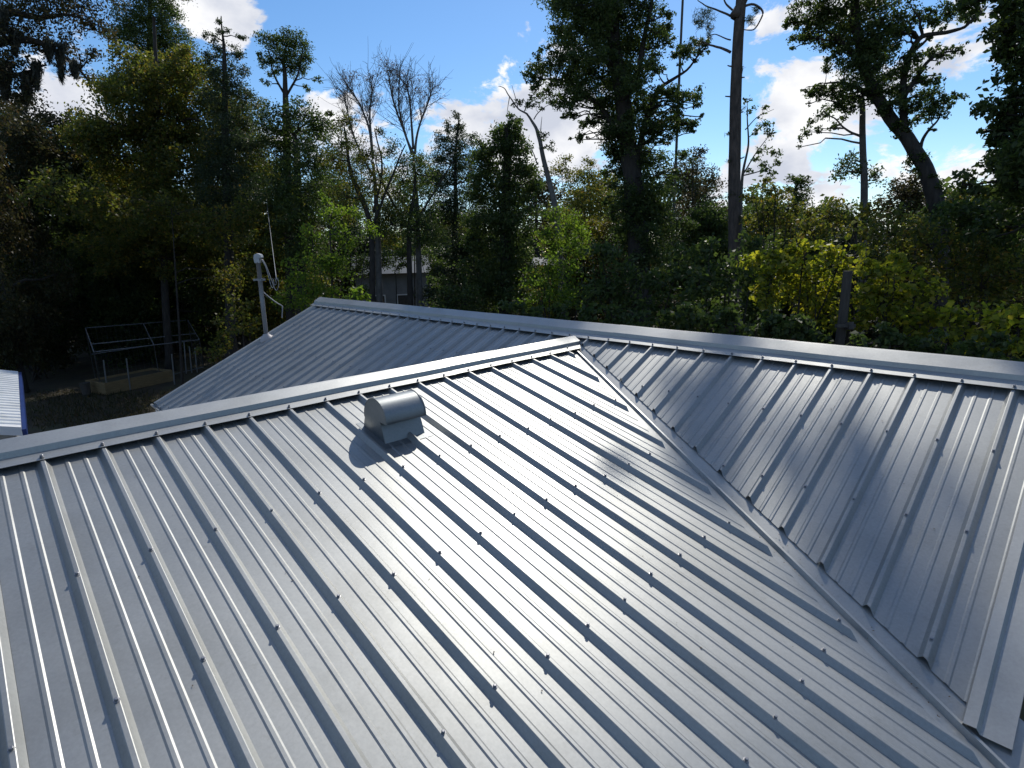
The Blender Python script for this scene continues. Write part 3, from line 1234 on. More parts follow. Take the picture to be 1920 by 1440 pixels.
# 3 narrow cedar
g3 = np.random.default_rng(103)
make_tree('cedar_tree', 'narrow airy tree top left of the round topped tree', 'tree',
          [at(425, 640, 24) * [1, 1, 0] + [0, 0, GZ], at(425, 300, 24), at(420, 120, 24), at(416, 35, 24)], .2, .015,
          px_blobs([(415, 42, 9), (396, 66, 13), (420, 62, 12), (412, 92, 18), (450, 72, 10), (395, 112, 16), (440, 102, 18), (452, 130, 16), (418, 125, 22), (400, 150, 22), (436, 160, 28), (460, 185, 24), (410, 195, 36), (450, 225, 36), (425, 260, 45), (470, 270, 35), (425, 310, 50), (430, 370, 55), (425, 430, 50), (470, 350, 40)], 24, 1, g3),
          CEDAR, .10, .045, 1.3, BARK, None, .2, .2, .3, g=g3)
# 4 round topped tree
g4 = np.random.default_rng(104)
make_tree('round_topped_tree', 'round topped dark tree standing clear against the blue sky', 'tree',
          [at(540, 640, 24) * [1, 1, 0] + [0, 0, GZ], at(540, 300, 24), at(535, 190, 24), at(534, 120, 24)], .2, .06,
          px_blobs([(497, 70, 15), (512, 82, 22), (540, 70, 20), (568, 80, 20), (520, 108, 24), (552, 105, 26), (574, 105, 14), (536, 88, 24), (500, 118, 16), (545, 128, 20), (490, 105, 10), (515, 135, 14), (565, 128, 14), (575, 165, 10), (595, 148, 9), (497, 155, 9)], 24, .9, g4),
          DARKG, .10, .05, 1.2, BARK, None, .4, .1, .28,
          limbs=[(px_line([(536, 180), (512, 140), (505, 95)], 24), .05, .02), (px_line([(536, 185), (560, 140), (568, 95)], 24), .05, .02)], g=g4)
make_tree('vine_clad_tree', 'dense dark tree filling the space beneath the round topped one', 'tree',
          [at(560, 640, 23) * [1, 1, 0] + [0, 0, GZ], at(560, 400, 23), at(556, 250, 23)], .24, .08,
          px_blobs([(530, 215, 35), (575, 215, 32), (555, 260, 45), (600, 245, 26), (520, 290, 45), (590, 300, 45), (545, 340, 55), (605, 350, 35), (560, 400, 60), (615, 210, 10), (500, 240, 30), (560, 460, 55)], 23, 1, g4),
          DARKG, .12, .065, 1.35, BARK, None, .4, .2, .4, g=g4)


# 5 two bare trees
def bare_tree(label, stems, tips, base, D, seed, leafs):
    g = np.random.default_rng(seed)
    limbs = []
    for st in stems:
        limbs.append((px_line(st, D), .055, .018))
    # fine twigs leaving the upper stems at sharp angles
    for st in stems:
        P = np.array(px_line(st, D))
        for f in np.linspace(.35, 1, 15):
            x = f * (len(P) - 1)
            i = min(int(x), len(P) - 2)
            o = P[i] + (P[i + 1] - P[i]) * (x - i)
            d = P[i + 1] - P[i]
            d /= np.linalg.norm(d)
            for _ in range(2):
                side = g.normal(size=3)
                side -= d * (side @ d)
                side /= np.linalg.norm(side)
                a = g.uniform(.45, 1.15)
                v = d * math.cos(a) + side * math.sin(a) + np.array([0, 0, .25])
                ln = g.uniform(.3, 1.0) * (1.15 - .4 * f)
                m = o + v * ln * .5 + g.normal(size=3) * .05
                e = o + v * ln + np.array([0, 0, .08]) + g.normal(size=3) * .1
                limbs.append(([o, m, e], .012, .004))
                for q in range(5):
                    s0 = o + (e - o) * g.uniform(.35, 1)
                    e2 = s0 + (v + g.normal(size=3) * .8) * ln * g.uniform(.2, .5)
                    limbs.append(([s0, (s0 + e2) / 2 + g.normal(size=3) * .02, e2], .006, .003))
    return make_tree('bare_tree', label, 'tree', px_line(base, D, True), .15, .05, px_blobs([(u, v, r * .9) for u, v, r in tips] + leafs, D, .8, g), DRYLEAF, .075, .035, .16, PALEBARK, 'nearly bare winter trees', .3, .2, .3, limbs=limbs, g=g, twig=False)


bare_tree('left one of the two wispy nearly bare trees', [[(700, 300), (694, 240), (672, 190), (652, 160)], [(700, 290), (690, 215), (700, 165)], [(698, 330), (660, 250), (645, 180)]],
          [(652, 145, 22), (668, 150, 20), (700, 150, 22), (640, 180, 16), (690, 185, 14), (655, 205, 16)], [(712, 640), (708, 420), (700, 300)], 22, 105, [(650, 245, 18), (690, 260, 20)])
bare_tree('right one of the two wispy nearly bare trees, taller', [[(775, 290), (755, 240), (738, 190), (728, 140)], [(775, 280), (770, 200), (762, 150)], [(776, 290), (785, 240), (800, 195), (812, 165)], [(776, 290), (762, 260), (747, 200), (750, 140)]],
          [(725, 130, 26), (745, 140, 24), (768, 150, 24), (795, 160, 24), (812, 175, 20), (782, 175, 20), (735, 165, 18)], [(785, 640), (782, 420), (776, 290)], 23, 106, [(760, 230, 14)])
gm = np.random.default_rng(120)
make_tree('slender_tree', 'thin leaved slender trees crossing below the left bare tree', 'tree', px_line([(690, 640), (700, 420), (655, 320), (648, 240)], 21, True), .13, .03,
          px_blobs([(648, 225, 24), (640, 270, 30), (685, 290, 30), (660, 320, 36), (710, 250, 14), (625, 300, 26), (700, 340, 40), (650, 370, 45), (720, 390, 50)], 21, 1, gm), OLIVE, .10, .05, .62, BARK, None, .4, .2, .34, g=gm,
          limbs=[(px_line([(700, 420), (735, 330), (760, 270)], 21), .06, .02), (px_line([(700, 400), (720, 310), (700, 240)], 21), .05, .02)])
make_tree('slender_tree', 'thin leaved tree crossing below the taller bare tree', 'tree', px_line([(770, 640), (765, 430), (780, 330)], 22, True), .14, .04,
          px_blobs([(735, 285, 24), (775, 300, 30), (755, 340, 40), (800, 330, 30), (780, 390, 50), (735, 420, 45), (800, 430, 45)], 22, 1, gm), DARKG, .10, .05, .8, BARK, None, .4, .2, .36, g=gm,
          limbs=[(px_line([(765, 430), (720, 350), (700, 300)], 22), .06, .02), (px_line([(765, 440), (820, 350), (850, 300)], 22), .05, .02)])
# 6 cedar left of the column
g6 = np.random.default_rng(107)
make_tree('cedar_tree', 'bushy dark cedar with a feathery tip left of the vine column', 'tree', px_line([(850, 640), (852, 400), (857, 215)], 26, True), .2, .02,
          px_blobs([(857, 213, 9), (862, 232, 14), (846, 238, 14), (855, 260, 24), (830, 262, 16), (884, 262, 14), (840, 290, 32), (875, 290, 28), (820, 300, 18), (850, 330, 45), (815, 345, 34), (890, 335, 30), (840, 385, 50), (885, 400, 45), (820, 420, 45)], 26, 1, g6),
          CEDAR, .11, .05, 1.2, BARK, None, .2, .1, .32, g=g6)
# 7 vine column
g7 = np.random.default_rng(108)
make_tree('vine_clad_tree', 'thick dark column of vines smothering a tree in the middle', 'tree', px_line([(945, 640), (948, 400), (955, 235)], 21, True), .3, .1,
          px_blobs([(962, 222, 14), (950, 240, 20), (968, 245, 20), (935, 262, 28), (970, 275, 28), (905, 285, 22), (950, 300, 42), (915, 310, 34), (985, 315, 28), (905, 350, 40), (955, 355, 52), (1000, 345, 22), (915, 405, 52), (965, 410, 50), (925, 465, 58), (965, 470, 46), (905, 525, 50), (955, 535, 58), (900, 450, 36)], 21, .7, g7),
          DARKG, .12, .075, 1.9, BARK, None, .3, .5, .34, g=g7, leaf_cap=7000)
# 8 snag
g8 = np.random.default_rng(109)
make_tree('dead_tree', 'leaning dead snag with broken forked branches right of the vine column', 'tree', px_line([(1060, 640), (1045, 400), (1026, 330), (1014, 270), (1005, 235), (990, 215)], 19, True), .12, .03,
          px_blobs([(972, 192, 10), (988, 200, 10), (1000, 198, 10), (1016, 200, 8), (960, 194, 6), (1020, 255, 12), (1028, 275, 12)], 19, .5, g8),
          DARKG, .09, .045, .9, PALEBARK, None, .3, .2, .25,
          limbs=[(px_line([(990, 215), (972, 205), (955, 182), (946, 165), (935, 160)], 19), .03, .008), (px_line([(955, 182), (950, 215)], 19), .015, .006), (px_line([(972, 205), (966, 180), (960, 160)], 19), .015, .006),
                 (px_line([(1000, 225), (1010, 210), (1030, 195)], 19), .02, .007), (px_line([(1014, 245), (1016, 218)], 19), .015, .006), (px_line([(1008, 310), (1000, 285), (985, 262)], 19), .025, .008)], g=g8)
# 9 the big tree
D = 20
g9 = np.random.default_rng(110)
shade, shade_g = [], np.random.default_rng(9)
for u, v, on_b, dist, R in ((1340, 715, 1, 21.5, .34), (1322, 765, 1, 21, .30), (1300, 805, 1, 21.2, .26), (1358, 690, 1, 21.0, .24), (1595, 850, 1, 21.0, .25), (1555, 990, 1, 21.2, .24), (1650, 960, 1, 20.6, .24), (1480, 800, 1, 21.3, .18), (1720, 1080, 1, 20.4, .22), (1790, 900, 1, 20.8, .18), (1180, 868, 0, 21.6, .18)):
    r = ray(u, v)
    if on_b:
        n, c = np.array([0, -TB, 1]), 0.0
    else:
        n, c = np.array([TA, 0, 1]), -DROP
    P = CAM + r * ((c - CAM @ n) / (r @ n))
    shade.append((P + SUN * (dist / math.cos(SUN_EL)), R))
make_tree('oak_tree', 'huge vine laden tree towering over the middle of the roof ridge', 'tree',
          px_line([(1205, 640), (1200, 470), (1188, 330), (1170, 200), (1150, 70), (1140, -120), (1150, -420)], D, True), .42, .10,
          px_blobs([(1040, 10, 28), (1075, 25, 40), (1120, 10, 50), (1170, 30, 50), (1215, 15, 30), (1235, 65, 26), (1060, 60, 30), (1100, 80, 44), (1150, 90, 50), (1200, 95, 42), (1230, 120, 20), (1085, 125, 38), (1130, 145, 46), (1185, 150, 40), (1030, 118, 20), (1010, 132, 22), (995, 140, 12), (1055, 145, 24), (1000, 165, 14), (1025, 170, 20), (1060, 190, 20), (1090, 180, 30), (1125, 200, 32), (1170, 205, 40), (1215, 205, 26), (1075, 205, 14), (1105, 232, 16), (1145, 245, 26), (1185, 255, 34), (1225, 250, 22), (1088, 262, 12), (1150, 275, 20),
                     (1268, 95, 16), (1290, 100, 18), (1310, 92, 14), (1325, 82, 10), (1255, 180, 20), (1280, 190, 22), (1305, 180, 16), (1245, 230, 22), (1275, 235, 20), (1298, 232, 14), (1190, 300, 34), (1190, 385, 34), (1175, 360, 28), (1215, 385, 30), (1180, 440, 34), (1160, 290, 26), (1230, 300, 28), (1165, 320, 24), (1200, 350, 36), (1240, 350, 30), (1195, 410, 44), (1235, 420, 40), (1210, 470, 48),
                     (1100, -60, 70), (1180, -80, 80), (1050, -60, 45), (1240, -50, 45), (1130, -170, 80), (1210, -190, 70), (1080, -170, 60), (1160, -290, 80)], D, 1.1, g9, 1.08),
          DARKG, .105, .06, 1.5, BARK, None, .4, .2, .36, leaf_cap=9000, g=g9,
          limbs=[(px_line([(1190, 330), (1205, 240), (1225, 175), (1260, 148), (1290, 130), (1320, 95)], D), .10, .02), (px_line([(1180, 280), (1130, 200), (1080, 160), (1020, 140)], D), .12, .02),
                 (px_line([(1170, 200), (1200, 130), (1215, 40), (1225, -60)], D), .12, .04), (px_line([(1160, 150), (1110, 80), (1080, 20)], D), .1, .03)])
SH = np.mean([q for q, _ in shade], axis=0)
make_tree('slim_tree', 'slim tall tree between the huge tree and the pine', 'tree',
          [np.array([SH[0], SH[1], z]) for z in (GZ, 0, 6, 12, 17)], .07, .03,
          [(np.array([SH[0] + a, SH[1] + b, z]), R) for a, b, z, R in ((.3, .1, 4.2, .35), (-.4, .2, 3.2, .4), (.2, -.4, 5.6, .3))] + shade,
          DARKG, .12, .066, 1.6, PALEBARK, None, .4, .2, .3, g=shade_g, limb_max=.022)
# 10 pine
D = 18
g10 = np.random.default_rng(111)
make_tree('pine_tree', 'tall straight bare pine trunk rising right of centre', 'pine tree',
          px_line([(1376, 640), (1378, 470), (1379, 250), (1383, 60)], D, True) + [at(1383, 60, D) + [.05, .05, z] for z in (3, 8, 14)], .20, .08,
          px_blobs([(1318, 32, 18), (1305, 44, 12), (1403, 38, 12), (1325, 50, 12), (1312, 78, 10), (1298, 86, 12), (1415, 20, 10), (1330, 65, 8), (1387, 132, 6), (1370, 300, 7), (1389, 205, 6), (1369, 250, 6), (1372, 365, 9), (1388, 410, 10)], D, .7, g10) + [(at(1383, 60, D) + np.array(q), R) for q, R in (((.2, .1, 13.5), 1.6), ((-1.2, .6, 12.4), 1.2), ((1.2, -.5, 12.6), 1.2), ((0, 0, 15), 1.2))],
          CEDAR, .20, .016, .9, PINEBARK, None, .2, .1, .22,
          limbs=[(px_line([(1380, 30), (1392, 0), (1402, -60), (1412, -200)], D), .14, .08), (px_line([(1370, 98), (1352, 88), (1335, 88), (1318, 78), (1305, 75)], D), .04, .012), (px_line([(1372, 30), (1345, 18), (1322, 10), (1308, 0)], D), .03, .01),
                 (px_line([(1392, 12), (1412, 6), (1433, 22), (1424, 42), (1412, 58), (1394, 56)], D), .034, .012), (px_line([(1370, 75), (1355, 70), (1340, 62), (1325, 70)], D), .02, .008), (px_line([(1388, 105), (1391, 135), (1387, 155)], D), .03, .02), (px_line([(1372, 20), (1358, 2), (1352, -30)], D), .03, .012)] + [(px_line([(1379, v), (1379 + w, v - 6)], D), .03, .015) for v, w in ((150, 16), (185, -17), (215, 15), (255, -15), (300, 17), (345, -16), (128, -15))], g=g10, twig_r=.005)
make_tree('sapling', 'open branched sapling just right of the pine trunk', 'tree', px_line([(1392, 640), (1388, 380), (1392, 320), (1404, 270), (1400, 200)], 21, True), .07, .015,
          px_blobs([(1401, 186, 9), (1408, 205, 10), (1430, 205, 10), (1432, 235, 14), (1418, 250, 10), (1445, 255, 14), (1452, 285, 14), (1430, 280, 12), (1460, 305, 12), (1435, 310, 14), (1415, 300, 10), (1445, 325, 12), (1405, 320, 10)], 21, .7, g10),
          DARKG, .12, .07, .7, PALEBARK, None, .4, .2, .22,
          limbs=[(px_line([(1392, 330), (1415, 290), (1445, 250)], 21), .03, .008), (px_line([(1392, 330), (1430, 320), (1468, 305)], 21), .025, .008), (px_line([(1396, 245), (1420, 218), (1450, 205)], 21), .02, .006)], g=g10)
make_tree('round_shrub', 'small round dark tree low in the sky gap right of the pine', 'tree', px_line([(1492, 640), (1492, 400), (1492, 350)], 22, True), .1, .04,
          px_blobs([(1490, 345, 18), (1505, 350, 16), (1478, 358, 14), (1495, 375, 24), (1515, 335, 6)], 22, .8, g10), DARKG, .11, .06, 1.3, g=g10)
# 11 leaning tree
D = 19
g11 = np.random.default_rng(112)
make_tree('oak_tree', 'dark leaning oak with long reaching limbs at upper right', 'tree',
          px_line([(1772, 640), (1766, 430), (1746, 335), (1700, 258), (1650, 197), (1618, 125), (1602, 30), (1604, -120)], D, True), .23, .08,
          px_blobs([(1500, 22, 20), (1535, 15, 34), (1575, 40, 38), (1525, 60, 24), (1500, 78, 14), (1560, 85, 26), (1610, 20, 40), (1655, 15, 36), (1620, 80, 42), (1590, 120, 34), (1650, 75, 28), (1640, 120, 34), (1690, 35, 22), (1720, 25, 22), (1750, 45, 18), (1780, 20, 22), (1810, 30, 18), (1830, 22, 10), (1690, 75, 20), (1545, 165, 18), (1520, 180, 14), (1575, 180, 24), (1610, 165, 32), (1655, 160, 32), (1690, 130, 22), (1720, 105, 18), (1745, 100, 14), (1770, 105, 14), (1800, 95, 12), (1700, 165, 18), (1735, 180, 22), (1765, 195, 18), (1720, 205, 22), (1690, 195, 24), (1750, 218, 18), (1722, 292, 16), (1750, 345, 20), (1684, 238, 15), (1768, 395, 26), (1735, 320, 12), (1672, 205, 18), (1580, 200, 18), (1800, 180, 10), (1720, 140, 14), (1760, 150, 10),
                     (1560, -60, 60), (1640, -70, 70), (1720, -60, 50), (1600, -150, 80), (1690, -150, 60)], D, 1.1, g11, 1.08),
          DARKG, .10, .055, 1.35, BARK, None, .4, .2, .32, leaf_cap=8000, g=g11,
          limbs=[(px_line([(1695, 245), (1688, 190), (1700, 120), (1725, 70), (1760, 62), (1800, 55), (1830, 35), (1842, 18)], D), .10, .015), (px_line([(1690, 190), (1715, 150), (1740, 112), (1775, 95), (1800, 95)], D), .07, .012), (px_line([(1700, 110), (1740, 72), (1755, 50)], D), .05, .01),
                 (px_line([(1640, 190), (1600, 160), (1550, 150)], D), .08, .02), (px_line([(1618, 130), (1575, 70), (1530, 40)], D), .09, .02), (px_line([(1725, 290), (1735, 250), (1755, 230), (1770, 195)], D), .05, .012)])
make_tree('slim_tree', 'slim upright trunk with one drooping limb left of the leaning oak', 'tree', px_line([(1622, 640), (1621, 350), (1618, 250), (1616, 180)], 20, True), .11, .07,
          px_blobs([(1545, 210, 18), (1525, 228, 12), (1512, 248, 12), (1498, 262, 8), (1498, 276, 5), (1560, 238, 12), (1585, 215, 12), (1540, 245, 10), (1585, 300, 20), (1610, 320, 22), (1570, 325, 20), (1640, 330, 20)], 20, .7, g11),
          DARKG, .11, .06, .9, PALEBARK, None, .4, .2, .24, limbs=[(px_line([(1616, 256), (1595, 247), (1580, 238), (1560, 215), (1530, 215)], 20), .04, .01)], g=g11)
# 12 right edge tree
D = 14
g12 = np.random.default_rng(113)
make_tree('oak_tree', 'leafy oak crowding the right edge of the view', 'tree',
          px_line([(1990, 640), (1985, 400), (1975, 200), (1970, 0), (1960, -150)], D, True), .26, .1,
          px_blobs([(1900, 10, 26), (1925, 40, 40), (1890, 50, 20), (1905, 85, 26), (1885, 80, 14), (1925, 110, 30), (1878, 100, 8), (1930, 160, 34), (1898, 180, 18), (1925, 210, 34), (1890, 215, 18), (1900, 245, 26), (1868, 245, 12), (1850, 260, 10), (1880, 270, 22), (1920, 280, 40), (1870, 300, 22), (1900, 330, 40), (1990, 20, 80), (2000, 160, 90), (2000, 300, 90), (1960, -90, 80), (1950, 380, 60)], D, 1, g12, 1.2),
          DARKG, .11, .06, 1.8, BARK, None, .4, .2, .32, g=g12)

# ------------------------------------------------------------------ the wood behind: copies of a few shapes, each its own tree
GF = np.random.default_rng(200)


def proto_tree(seed, H, W, lmat, L, Wd, tau, nb, low=.15, bark=None):
    g = np.random.default_rng(seed)
    bl = []
    for k in range(nb):
        f = low + (1 - low) * (k + .5) / nb
        env = W * .5 * (math.sin(math.pi * min(1, f * .8 + .18)) ** .8)
        a = k * 2.4 + g.uniform(-.4, .4)
        rr = env * math.sqrt(g.uniform(.05, 1))
        R = W * g.uniform(.15, .24) * (1.15 - .4 * f)
        bl.append((np.array([math.cos(a) * rr, math.sin(a) * rr, f * H - R * .3]), R))
    return make_tree('broadleaf_tree', 'x', 'tree', [(0, 0, 0), (g.uniform(-.3, .3), g.uniform(-.3, .3), H * .5), (g.uniform(-.4, .4), g.uniform(-.4, .4), H * .88)], .02 * H, .03, bl, lmat, L, Wd, tau, bark, None, .4, .2, .45, g=g, leaf_cap=3200, fine=False)


def copy_tree(src, loc, rz, sx, sz, label, cat, group, name):
    r = src.copy()
    r.name = name
    COL.objects.link(r)
    r.location = loc
    r.rotation_euler = (0, 0, rz)
    r.scale = (sx, sx, sz)
    tag(r, label, cat, group)
    for ch in src.children:
        c = ch.copy()
        COL.objects.link(c)
        c.parent = r
    return r


protos = [proto_tree(301, 10, 7, DARKG, .17, .10, 1.25, 30), proto_tree(302, 10, 6, OLIVE, .16, .10, 1.15, 28), proto_tree(303, 10, 7.5, DARKG, .17, .10, 1.25, 32), proto_tree(304, 10, 6, RUSSET, .16, .09, 1.1, 26), proto_tree(305, 10, 5, CEDAR, .16, .08, 1.3, 28)]
used = set()


def place_proto(k, u, vtop, D, wpx, label, cat, group, name='broadleaf_tree'):
    p = at(u, vtop, D)
    H = p[2] - GZ
    base = (p[0], p[1], GZ)
    wm = metres(wpx, p)
    pw = (7, 6, 7.5, 6, 5)[k]
    if k not in used:
        used.add(k)
        r = protos[k]
        r.location = base
        r.rotation_euler = (0, 0, GF.uniform(0, 6.28))
        r.scale = (wm / pw, wm / pw, H / 10)
        r.name = name
        return tag(r, label, cat, group)
    return copy_tree(protos[k], base, GF.uniform(0, 6.28), wm / pw, H / 10, label, cat, group, name)


MARKS = [(-120, 'beyond the left edge'), (30, 'at the far left edge'), (150, 'under the mossy oak'), (265, 'above the pipe enclosure'), (400, 'left of the service mast'), (500, 'right behind the service mast'), (610, 'above the left ridge end'),
         (730, 'over the grey house'), (850, 'left of the vine column'), (1020, 'right of the vine column'), (1130, 'left of the huge trunk'), (1280, 'between the huge tree and the pine'), (1440, 'right of the pine trunk'), (1560, 'above the leaning post'),
         (1690, 'under the leaning oak'), (1830, 'below the right edge oak'), (1960, 'at the far right edge'), (2080, 'beyond the right edge')]
BACK_TOP = [190, 205, 235, 330, 330, 300, 330, 430, 400, 330, 330, 330, 370, 380, 330, 350, 330, 330]
kinds = ('dark tree', 'olive tree', 'broad dark tree', 'russet tree', 'dark cedar')
for i, (u, where) in enumerate(MARKS):
    k = (i * 3 + 1) % 5
    place_proto(k, u + GF.uniform(-15, 15), BACK_TOP[i], (48 if i in (6, 7, 8, 9) else 30) + GF.uniform(-2, 4), 230, 'tall ' + kinds[k] + ' at the back of the wood ' + where, 'tree', 'trees of the wood behind the house')
MID_TOP = [230, 240, 300, 360, 380, 400, 420, 455, 440, 390, 400, 380, 400, 430, 400, 380, 330, 360]
for i, (u, where) in enumerate(MARKS):
    k = (i * 2 + 3) % 5
    if i in (6, 7):
        continue
    place_proto(k, u + 45 + GF.uniform(-15, 15), MID_TOP[i], (37 if 1 <= i <= 5 else 24.5) + GF.uniform(-1, 1.5), 200, 'middling ' + kinds[k] + ' among the shaded trees ' + where, 'tree', 'trees of the wood behind the house')


# ------------------------------------------------------------------ undergrowth
def bush(label, D, blobs, lmat, L, W, tau, seed, base=None, up=.5, name='bush', clus=.34, group='bushes behind the house', jit=1.0, cap=6000, stems=5):
    if name == 'vine_heap':
        blobs = [(a, b, c * 1.22) for a, b, c in blobs]
    g = np.random.default_rng(seed)
    u = base or sum(b[0] for b in blobs) / len(blobs)
    vt = min(b[1] for b in blobs)
    p0 = at(u, 600, D)
    b0 = np.array([p0[0], p0[1], GZ])
    tp = at(u, vt + 25, D)
    limbs = []
    for k in range(stems):
        b = blobs[(k * 3) % len(blobs)]
        q = at(b[0], b[1], D)
        s = b0 + g.normal(size=3) * [.25, .25, 0]
        limbs.append(([s, s + (q - s) * .5 + g.normal(size=3) * .15, q], .03, .008))
    return make_tree(name, label, 'bush', [b0, (b0 + tp) / 2, tp], .05, .012, px_blobs(blobs, D, jit, g), lmat, L, W, tau, BARK, group, up, .25, clus, limbs=limbs, g=g, leaf_cap=cap)


bush('sunlit lime green saplings right of the service mast', 17, [(585, 440, 24), (620, 410, 26), (650, 440, 30), (600, 490, 34), (560, 510, 30), (640, 500, 34), (545, 560, 30), (590, 550, 36), (640, 560, 30), (690, 430, 20), (670, 400, 18), (610, 370, 14)], LIME, .10, .065, .95, 401)
bush('low lime bush touching the far ridge at the grey house', 13, [(675, 550, 14), (690, 556, 12), (660, 560, 16)], LIME, .10, .07, 1.2, 402)
bush('sunlit green shrub right of the vine column', 16, [(1005, 520, 26), (1030, 500, 30), (1060, 520, 34), (1020, 550, 30), (1060, 560, 34), (1000, 570, 24)], LIME, .11, .07, 1.0, 403)
bush('pale green shrub below the snag', 18, [(1040, 400, 24), (1065, 420, 30), (1040, 450, 30), (1090, 440, 24), (1020, 440, 22), (1075, 470, 30), (1100, 470, 20)], LIME, .10, .06, .8, 404)
bush('lit sapling just right of the pine foot', 17, [(1430, 345, 16), (1415, 370, 22), (1455, 360, 24), (1480, 385, 26), (1440, 400, 34), (1410, 425, 30), (1480, 425, 34), (1520, 400, 20)], OLIVE, .11, .075, 1.0, 405)
bush('heap of sunlit yellow green vines left of the leaning post', 11.5, [(1445, 475, 18), (1480, 470, 24), (1465, 490, 22), (1510, 480, 24), (1545, 490, 26), (1490, 510, 30), (1530, 530, 32), (1560, 545, 28), (1470, 545, 26), (1510, 570, 30), (1550, 590, 28), (1430, 560, 24), (1575, 500, 16), (1410, 490, 20), (1440, 520, 26), (1560, 465, 18), (1600, 480, 16)], VINE, .10, .07, 1.3, 406, clus=.26, up=.7, name='vine_heap')
bush('heap of sunlit yellow green vines right of the leaning post', 11, [(1620, 495, 18), (1640, 505, 20), (1625, 520, 24), (1665, 520, 26), (1640, 545, 28), (1680, 545, 28), (1715, 560, 26), (1650, 575, 32), (1690, 590, 32), (1625, 600, 24), (1735, 590, 26), (1610, 560, 18), (1680, 485, 16), (1610, 470, 14), (1740, 530, 22), (1760, 570, 22), (1590, 600, 22), (1700, 510, 18)], VINE, .10, .07, 1.3, 407, clus=.26, up=.7, name='vine_heap')
bush('yellow flecked vines at the lower right edge of the wood', 11, [(1780, 600, 30), (1820, 590, 30), (1850, 610, 30), (1880, 590, 30), (1800, 640, 30), (1850, 650, 30), (1910, 620, 34), (1770, 640, 24), (1730, 630, 28), (1890, 660, 26)], VINE, .11, .075, 1.0, 408, clus=.28, up=.6, name='vine_heap')
bush('lone upright sprig of yellow leaves above the vine heap', 12, [(1605, 415, 10), (1608, 430, 9), (1600, 445, 8)], VINE, .13, .10, .7, 409, clus=.2, name='sapling')
bush('dim green brush between the pine foot and the vine heap', 13, [(1330, 470, 34), (1370, 510, 40), (1310, 540, 40), (1410, 520, 36), (1360, 570, 42), (1300, 590, 36), (1420, 590, 36), (1400, 460, 28)], DARKG, .12, .08, 1.2, 410)
bush('dim green brush below the huge trunk', 14, [(1130, 480, 36), (1170, 520, 40), (1120, 550, 42), (1220, 530, 40), (1190, 575, 42), (1250, 580, 40), (1270, 500, 34)], DARKG, .12, .075, 1.2, 411)
bush('dark brush above the yellow vine heaps', 15, [(1560, 410, 40), (1620, 420, 44), (1680, 440, 50), (1740, 460, 50), (1790, 500, 46), (1850, 480, 50), (1900, 520, 50), (1840, 540, 46), (1700, 500, 44), (1520, 440, 34)], OLIVE, .12, .075, 1.0, 412)
bush('dull brush at the right edge under the oak', 16, [(1800, 400, 46), (1860, 400, 50), (1910, 430, 50), (1780, 440, 40), (1880, 460, 40), (1940, 380, 50)], DARKG, .13, .08, 1.2, 413)
bush('dark undergrowth right of the grey house', 19, [(835, 565, 30), (870, 570, 36), (825, 530, 18)], DARKG, .13, .08, 1.2, 414)
bush('shaded bushes in the corner above the outbuilding', 28, [(20, 560, 60), (90, 590, 60), (-40, 600, 60), (30, 640, 55), (110, 650, 40)], RUSSET, .14, .08, 1.3, 415)
bush('shaded bushes behind the pipe enclosure, left half', 34, [(170, 560, 55), (230, 580, 50), (190, 620, 50), (260, 630, 45), (130, 520, 50)], DARKG, .15, .09, 1.2, 416, stems=0)
bush('shaded bushes behind the pipe enclosure, right half', 35, [(310, 560, 55), (370, 570, 50), (330, 620, 50), (390, 630, 45), (280, 520, 50)], DARKG, .15, .09, 1.2, 417, stems=0)
bush('low dappled bush at the foot of the service mast', 17, [(440, 600, 26), (470, 610, 26), (420, 640, 26), (450, 570, 22), (400, 660, 24)], OLIVE, .12, .075, .9, 418)
bush('sprig of bright leaves in the gloom left of the mast', 31, [(332, 475, 10), (326, 505, 8), (318, 470, 6)], LIME, .13, .09, .9, 419, clus=.22, name='sapling')


bush('shadowed brush close behind the ridge left of the leaning post', 10, [(1330, 610, 26), (1380, 615, 28), (1430, 620, 28), (1480, 625, 28), (1530, 632, 26), (1290, 590, 24), (1360, 590, 26), (1450, 600, 26), (1510, 605, 24)], DARKG, .10, .07, 2.0, 420, clus=.24)
bush('shadowed brush close behind the ridge right of the leaning post', 9.5, [(1630, 645, 26), (1680, 650, 28), (1730, 658, 28), (1780, 665, 28), (1830, 670, 28), (1880, 675, 30), (1930, 680, 30), (1660, 622, 22), (1760, 640, 24), (1860, 645, 24)], DARKG, .10, .07, 2.0, 421, clus=.24)
bush('low shadowed brush behind the ridge below the snag', 12, [(960, 575, 22), (1000, 585, 22), (1050, 590, 24), (1100, 592, 24), (1150, 595, 26), (1200, 600, 26), (1250, 605, 24)], DARKG, .11, .07, 2.0, 422, clus=.24)
bush('deep shaded trees hanging over the pipe enclosure', 31, [(60, 420, 60), (140, 440, 60), (220, 430, 60), (300, 450, 60), (380, 460, 60), (100, 500, 50), (190, 500, 50), (280, 510, 50), (360, 520, 50), (440, 480, 50), (20, 480, 55), (430, 540, 40)], DARKG, .16, .10, 1.1, 423, name='tree_clump', stems=0, cap=9000)
bush('gloomy lower boughs left of the service mast', 22, [(330, 400, 50), (400, 430, 50), (450, 400, 45), (250, 400, 55), (170, 380, 55), (90, 360, 55), (420, 520, 36), (460, 500, 34)], OLIVE, .13, .08, 1.0, 424, name='tree_clump', stems=0, cap=8000)
bush('dense shaded boughs at the far left above the outbuilding', 29, [(30, 260, 60), (90, 280, 55), (20, 350, 60), (100, 350, 50), (-40, 300, 70), (30, 430, 60), (120, 240, 40), (60, 215, 40)], RUSSET, .13, .08, 1.15, 425, name='tree_clump', stems=0, cap=8000)


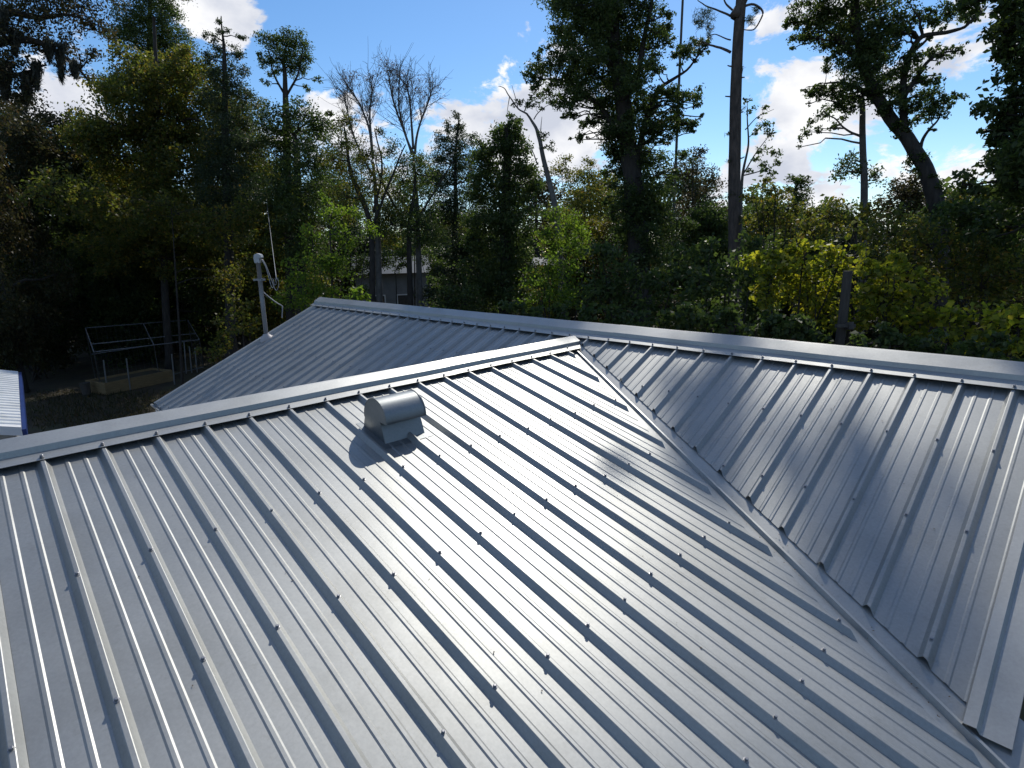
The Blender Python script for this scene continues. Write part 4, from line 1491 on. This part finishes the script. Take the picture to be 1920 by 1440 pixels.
# the far wood all round, one leafy mass nobody could count
def far_wood():
    g = np.random.default_rng(600)
    n = 150000
    a = g.uniform(0, 2 * math.pi, n)
    rad = g.uniform(52, 85, n)
    top = 7.0 + 1.6 * np.sin(a * 23) + 1.6 * np.sin(a * 57 + 1) + 1.2 * np.sin(a * 131)
    h = g.uniform(0, 1, n) ** .8 * top
    P = np.stack([CAM[0] + rad * np.cos(a), CAM[1] + rad * np.sin(a), GZ + h], 1)
    q = leaf_quads(P, .55, .36, .3, .2, g)
    o = obj('far_wood', quads_mesh('far_wood', q, DARKG))
    tag(o, 'dense far wood closing the view behind the nearer trees', 'wood', kind='stuff')


far_wood()


bush('thin leafy boughs drooping over the grey house roof', 27, [(690, 492, 26), (720, 485, 26), (750, 500, 14), (815, 505, 22), (700, 520, 14), (840, 500, 26), (665, 505, 26), (760, 478, 20), (800, 478, 18), (680, 545, 16)], DARKG, .12, .07, 1.3, 426, name='tree_clump', stems=2)


bush('olive leafed crowns joining the treetops left of the round topped tree', 28, [(390, 190, 30), (440, 210, 34), (480, 200, 26), (410, 260, 40), (470, 270, 40), (500, 320, 40), (440, 330, 40), (520, 380, 40), (380, 300, 40)], OLIVE, .11, .065, 1.0, 427, name='tree_clump', stems=2)
bush('loose green crowns between the round topped tree and the bare trees', 26, [(620, 240, 24), (645, 290, 30), (610, 320, 34), (660, 350, 34), (700, 390, 36), (640, 400, 36), (600, 400, 36), (730, 360, 28), (680, 300, 20)], DARKG, .10, .06, .9, 428, name='tree_clump', stems=3)
bush('loose olive crowns behind the taller bare tree', 30, [(730, 330, 26), (770, 350, 32), (810, 330, 26), (750, 400, 40), (800, 420, 40), (720, 440, 40), (850, 430, 36), (780, 300, 16)], OLIVE, .12, .07, .9, 429, name='tree_clump', stems=3)
bush('leafy crowns filling between the snag and the huge trunk', 25, [(1050, 320, 24), (1080, 340, 30), (1110, 330, 26), (1090, 390, 36), (1130, 380, 30), (1140, 430, 36), (1060, 300, 12), (1105, 300, 14)], OLIVE, .11, .065, 1.0, 430, name='tree_clump', stems=3)
bush('leafy crowns filling between the huge trunk and the pine', 25, [(1270, 330, 28), (1300, 320, 30), (1330, 340, 28), (1290, 390, 36), (1330, 400, 34), (1260, 420, 30), (1310, 280, 16)], RUSSET, .11, .065, 1.1, 431, name='tree_clump', stems=3)


# grass patch near the left gable
def grass():
    g = np.random.default_rng(500)
    n = 4500
    us = g.uniform(60, 330, n)
    vs = g.uniform(735, 800, n)
    P = np.array([on_z(u, v, GZ) for u, v in zip(us, vs)])
    P = P + g.normal(size=P.shape) * [.3, .3, 0]
    P[:, 2] = GZ + .04
    q = leaf_quads(P, .14, .02, .0, -3.0, g)
    o = obj('grass', quads_mesh('grass', q, RUSSET))
    tag(o, 'patch of short shaded grass beside the far left gable', 'grass', kind='stuff')


grass()
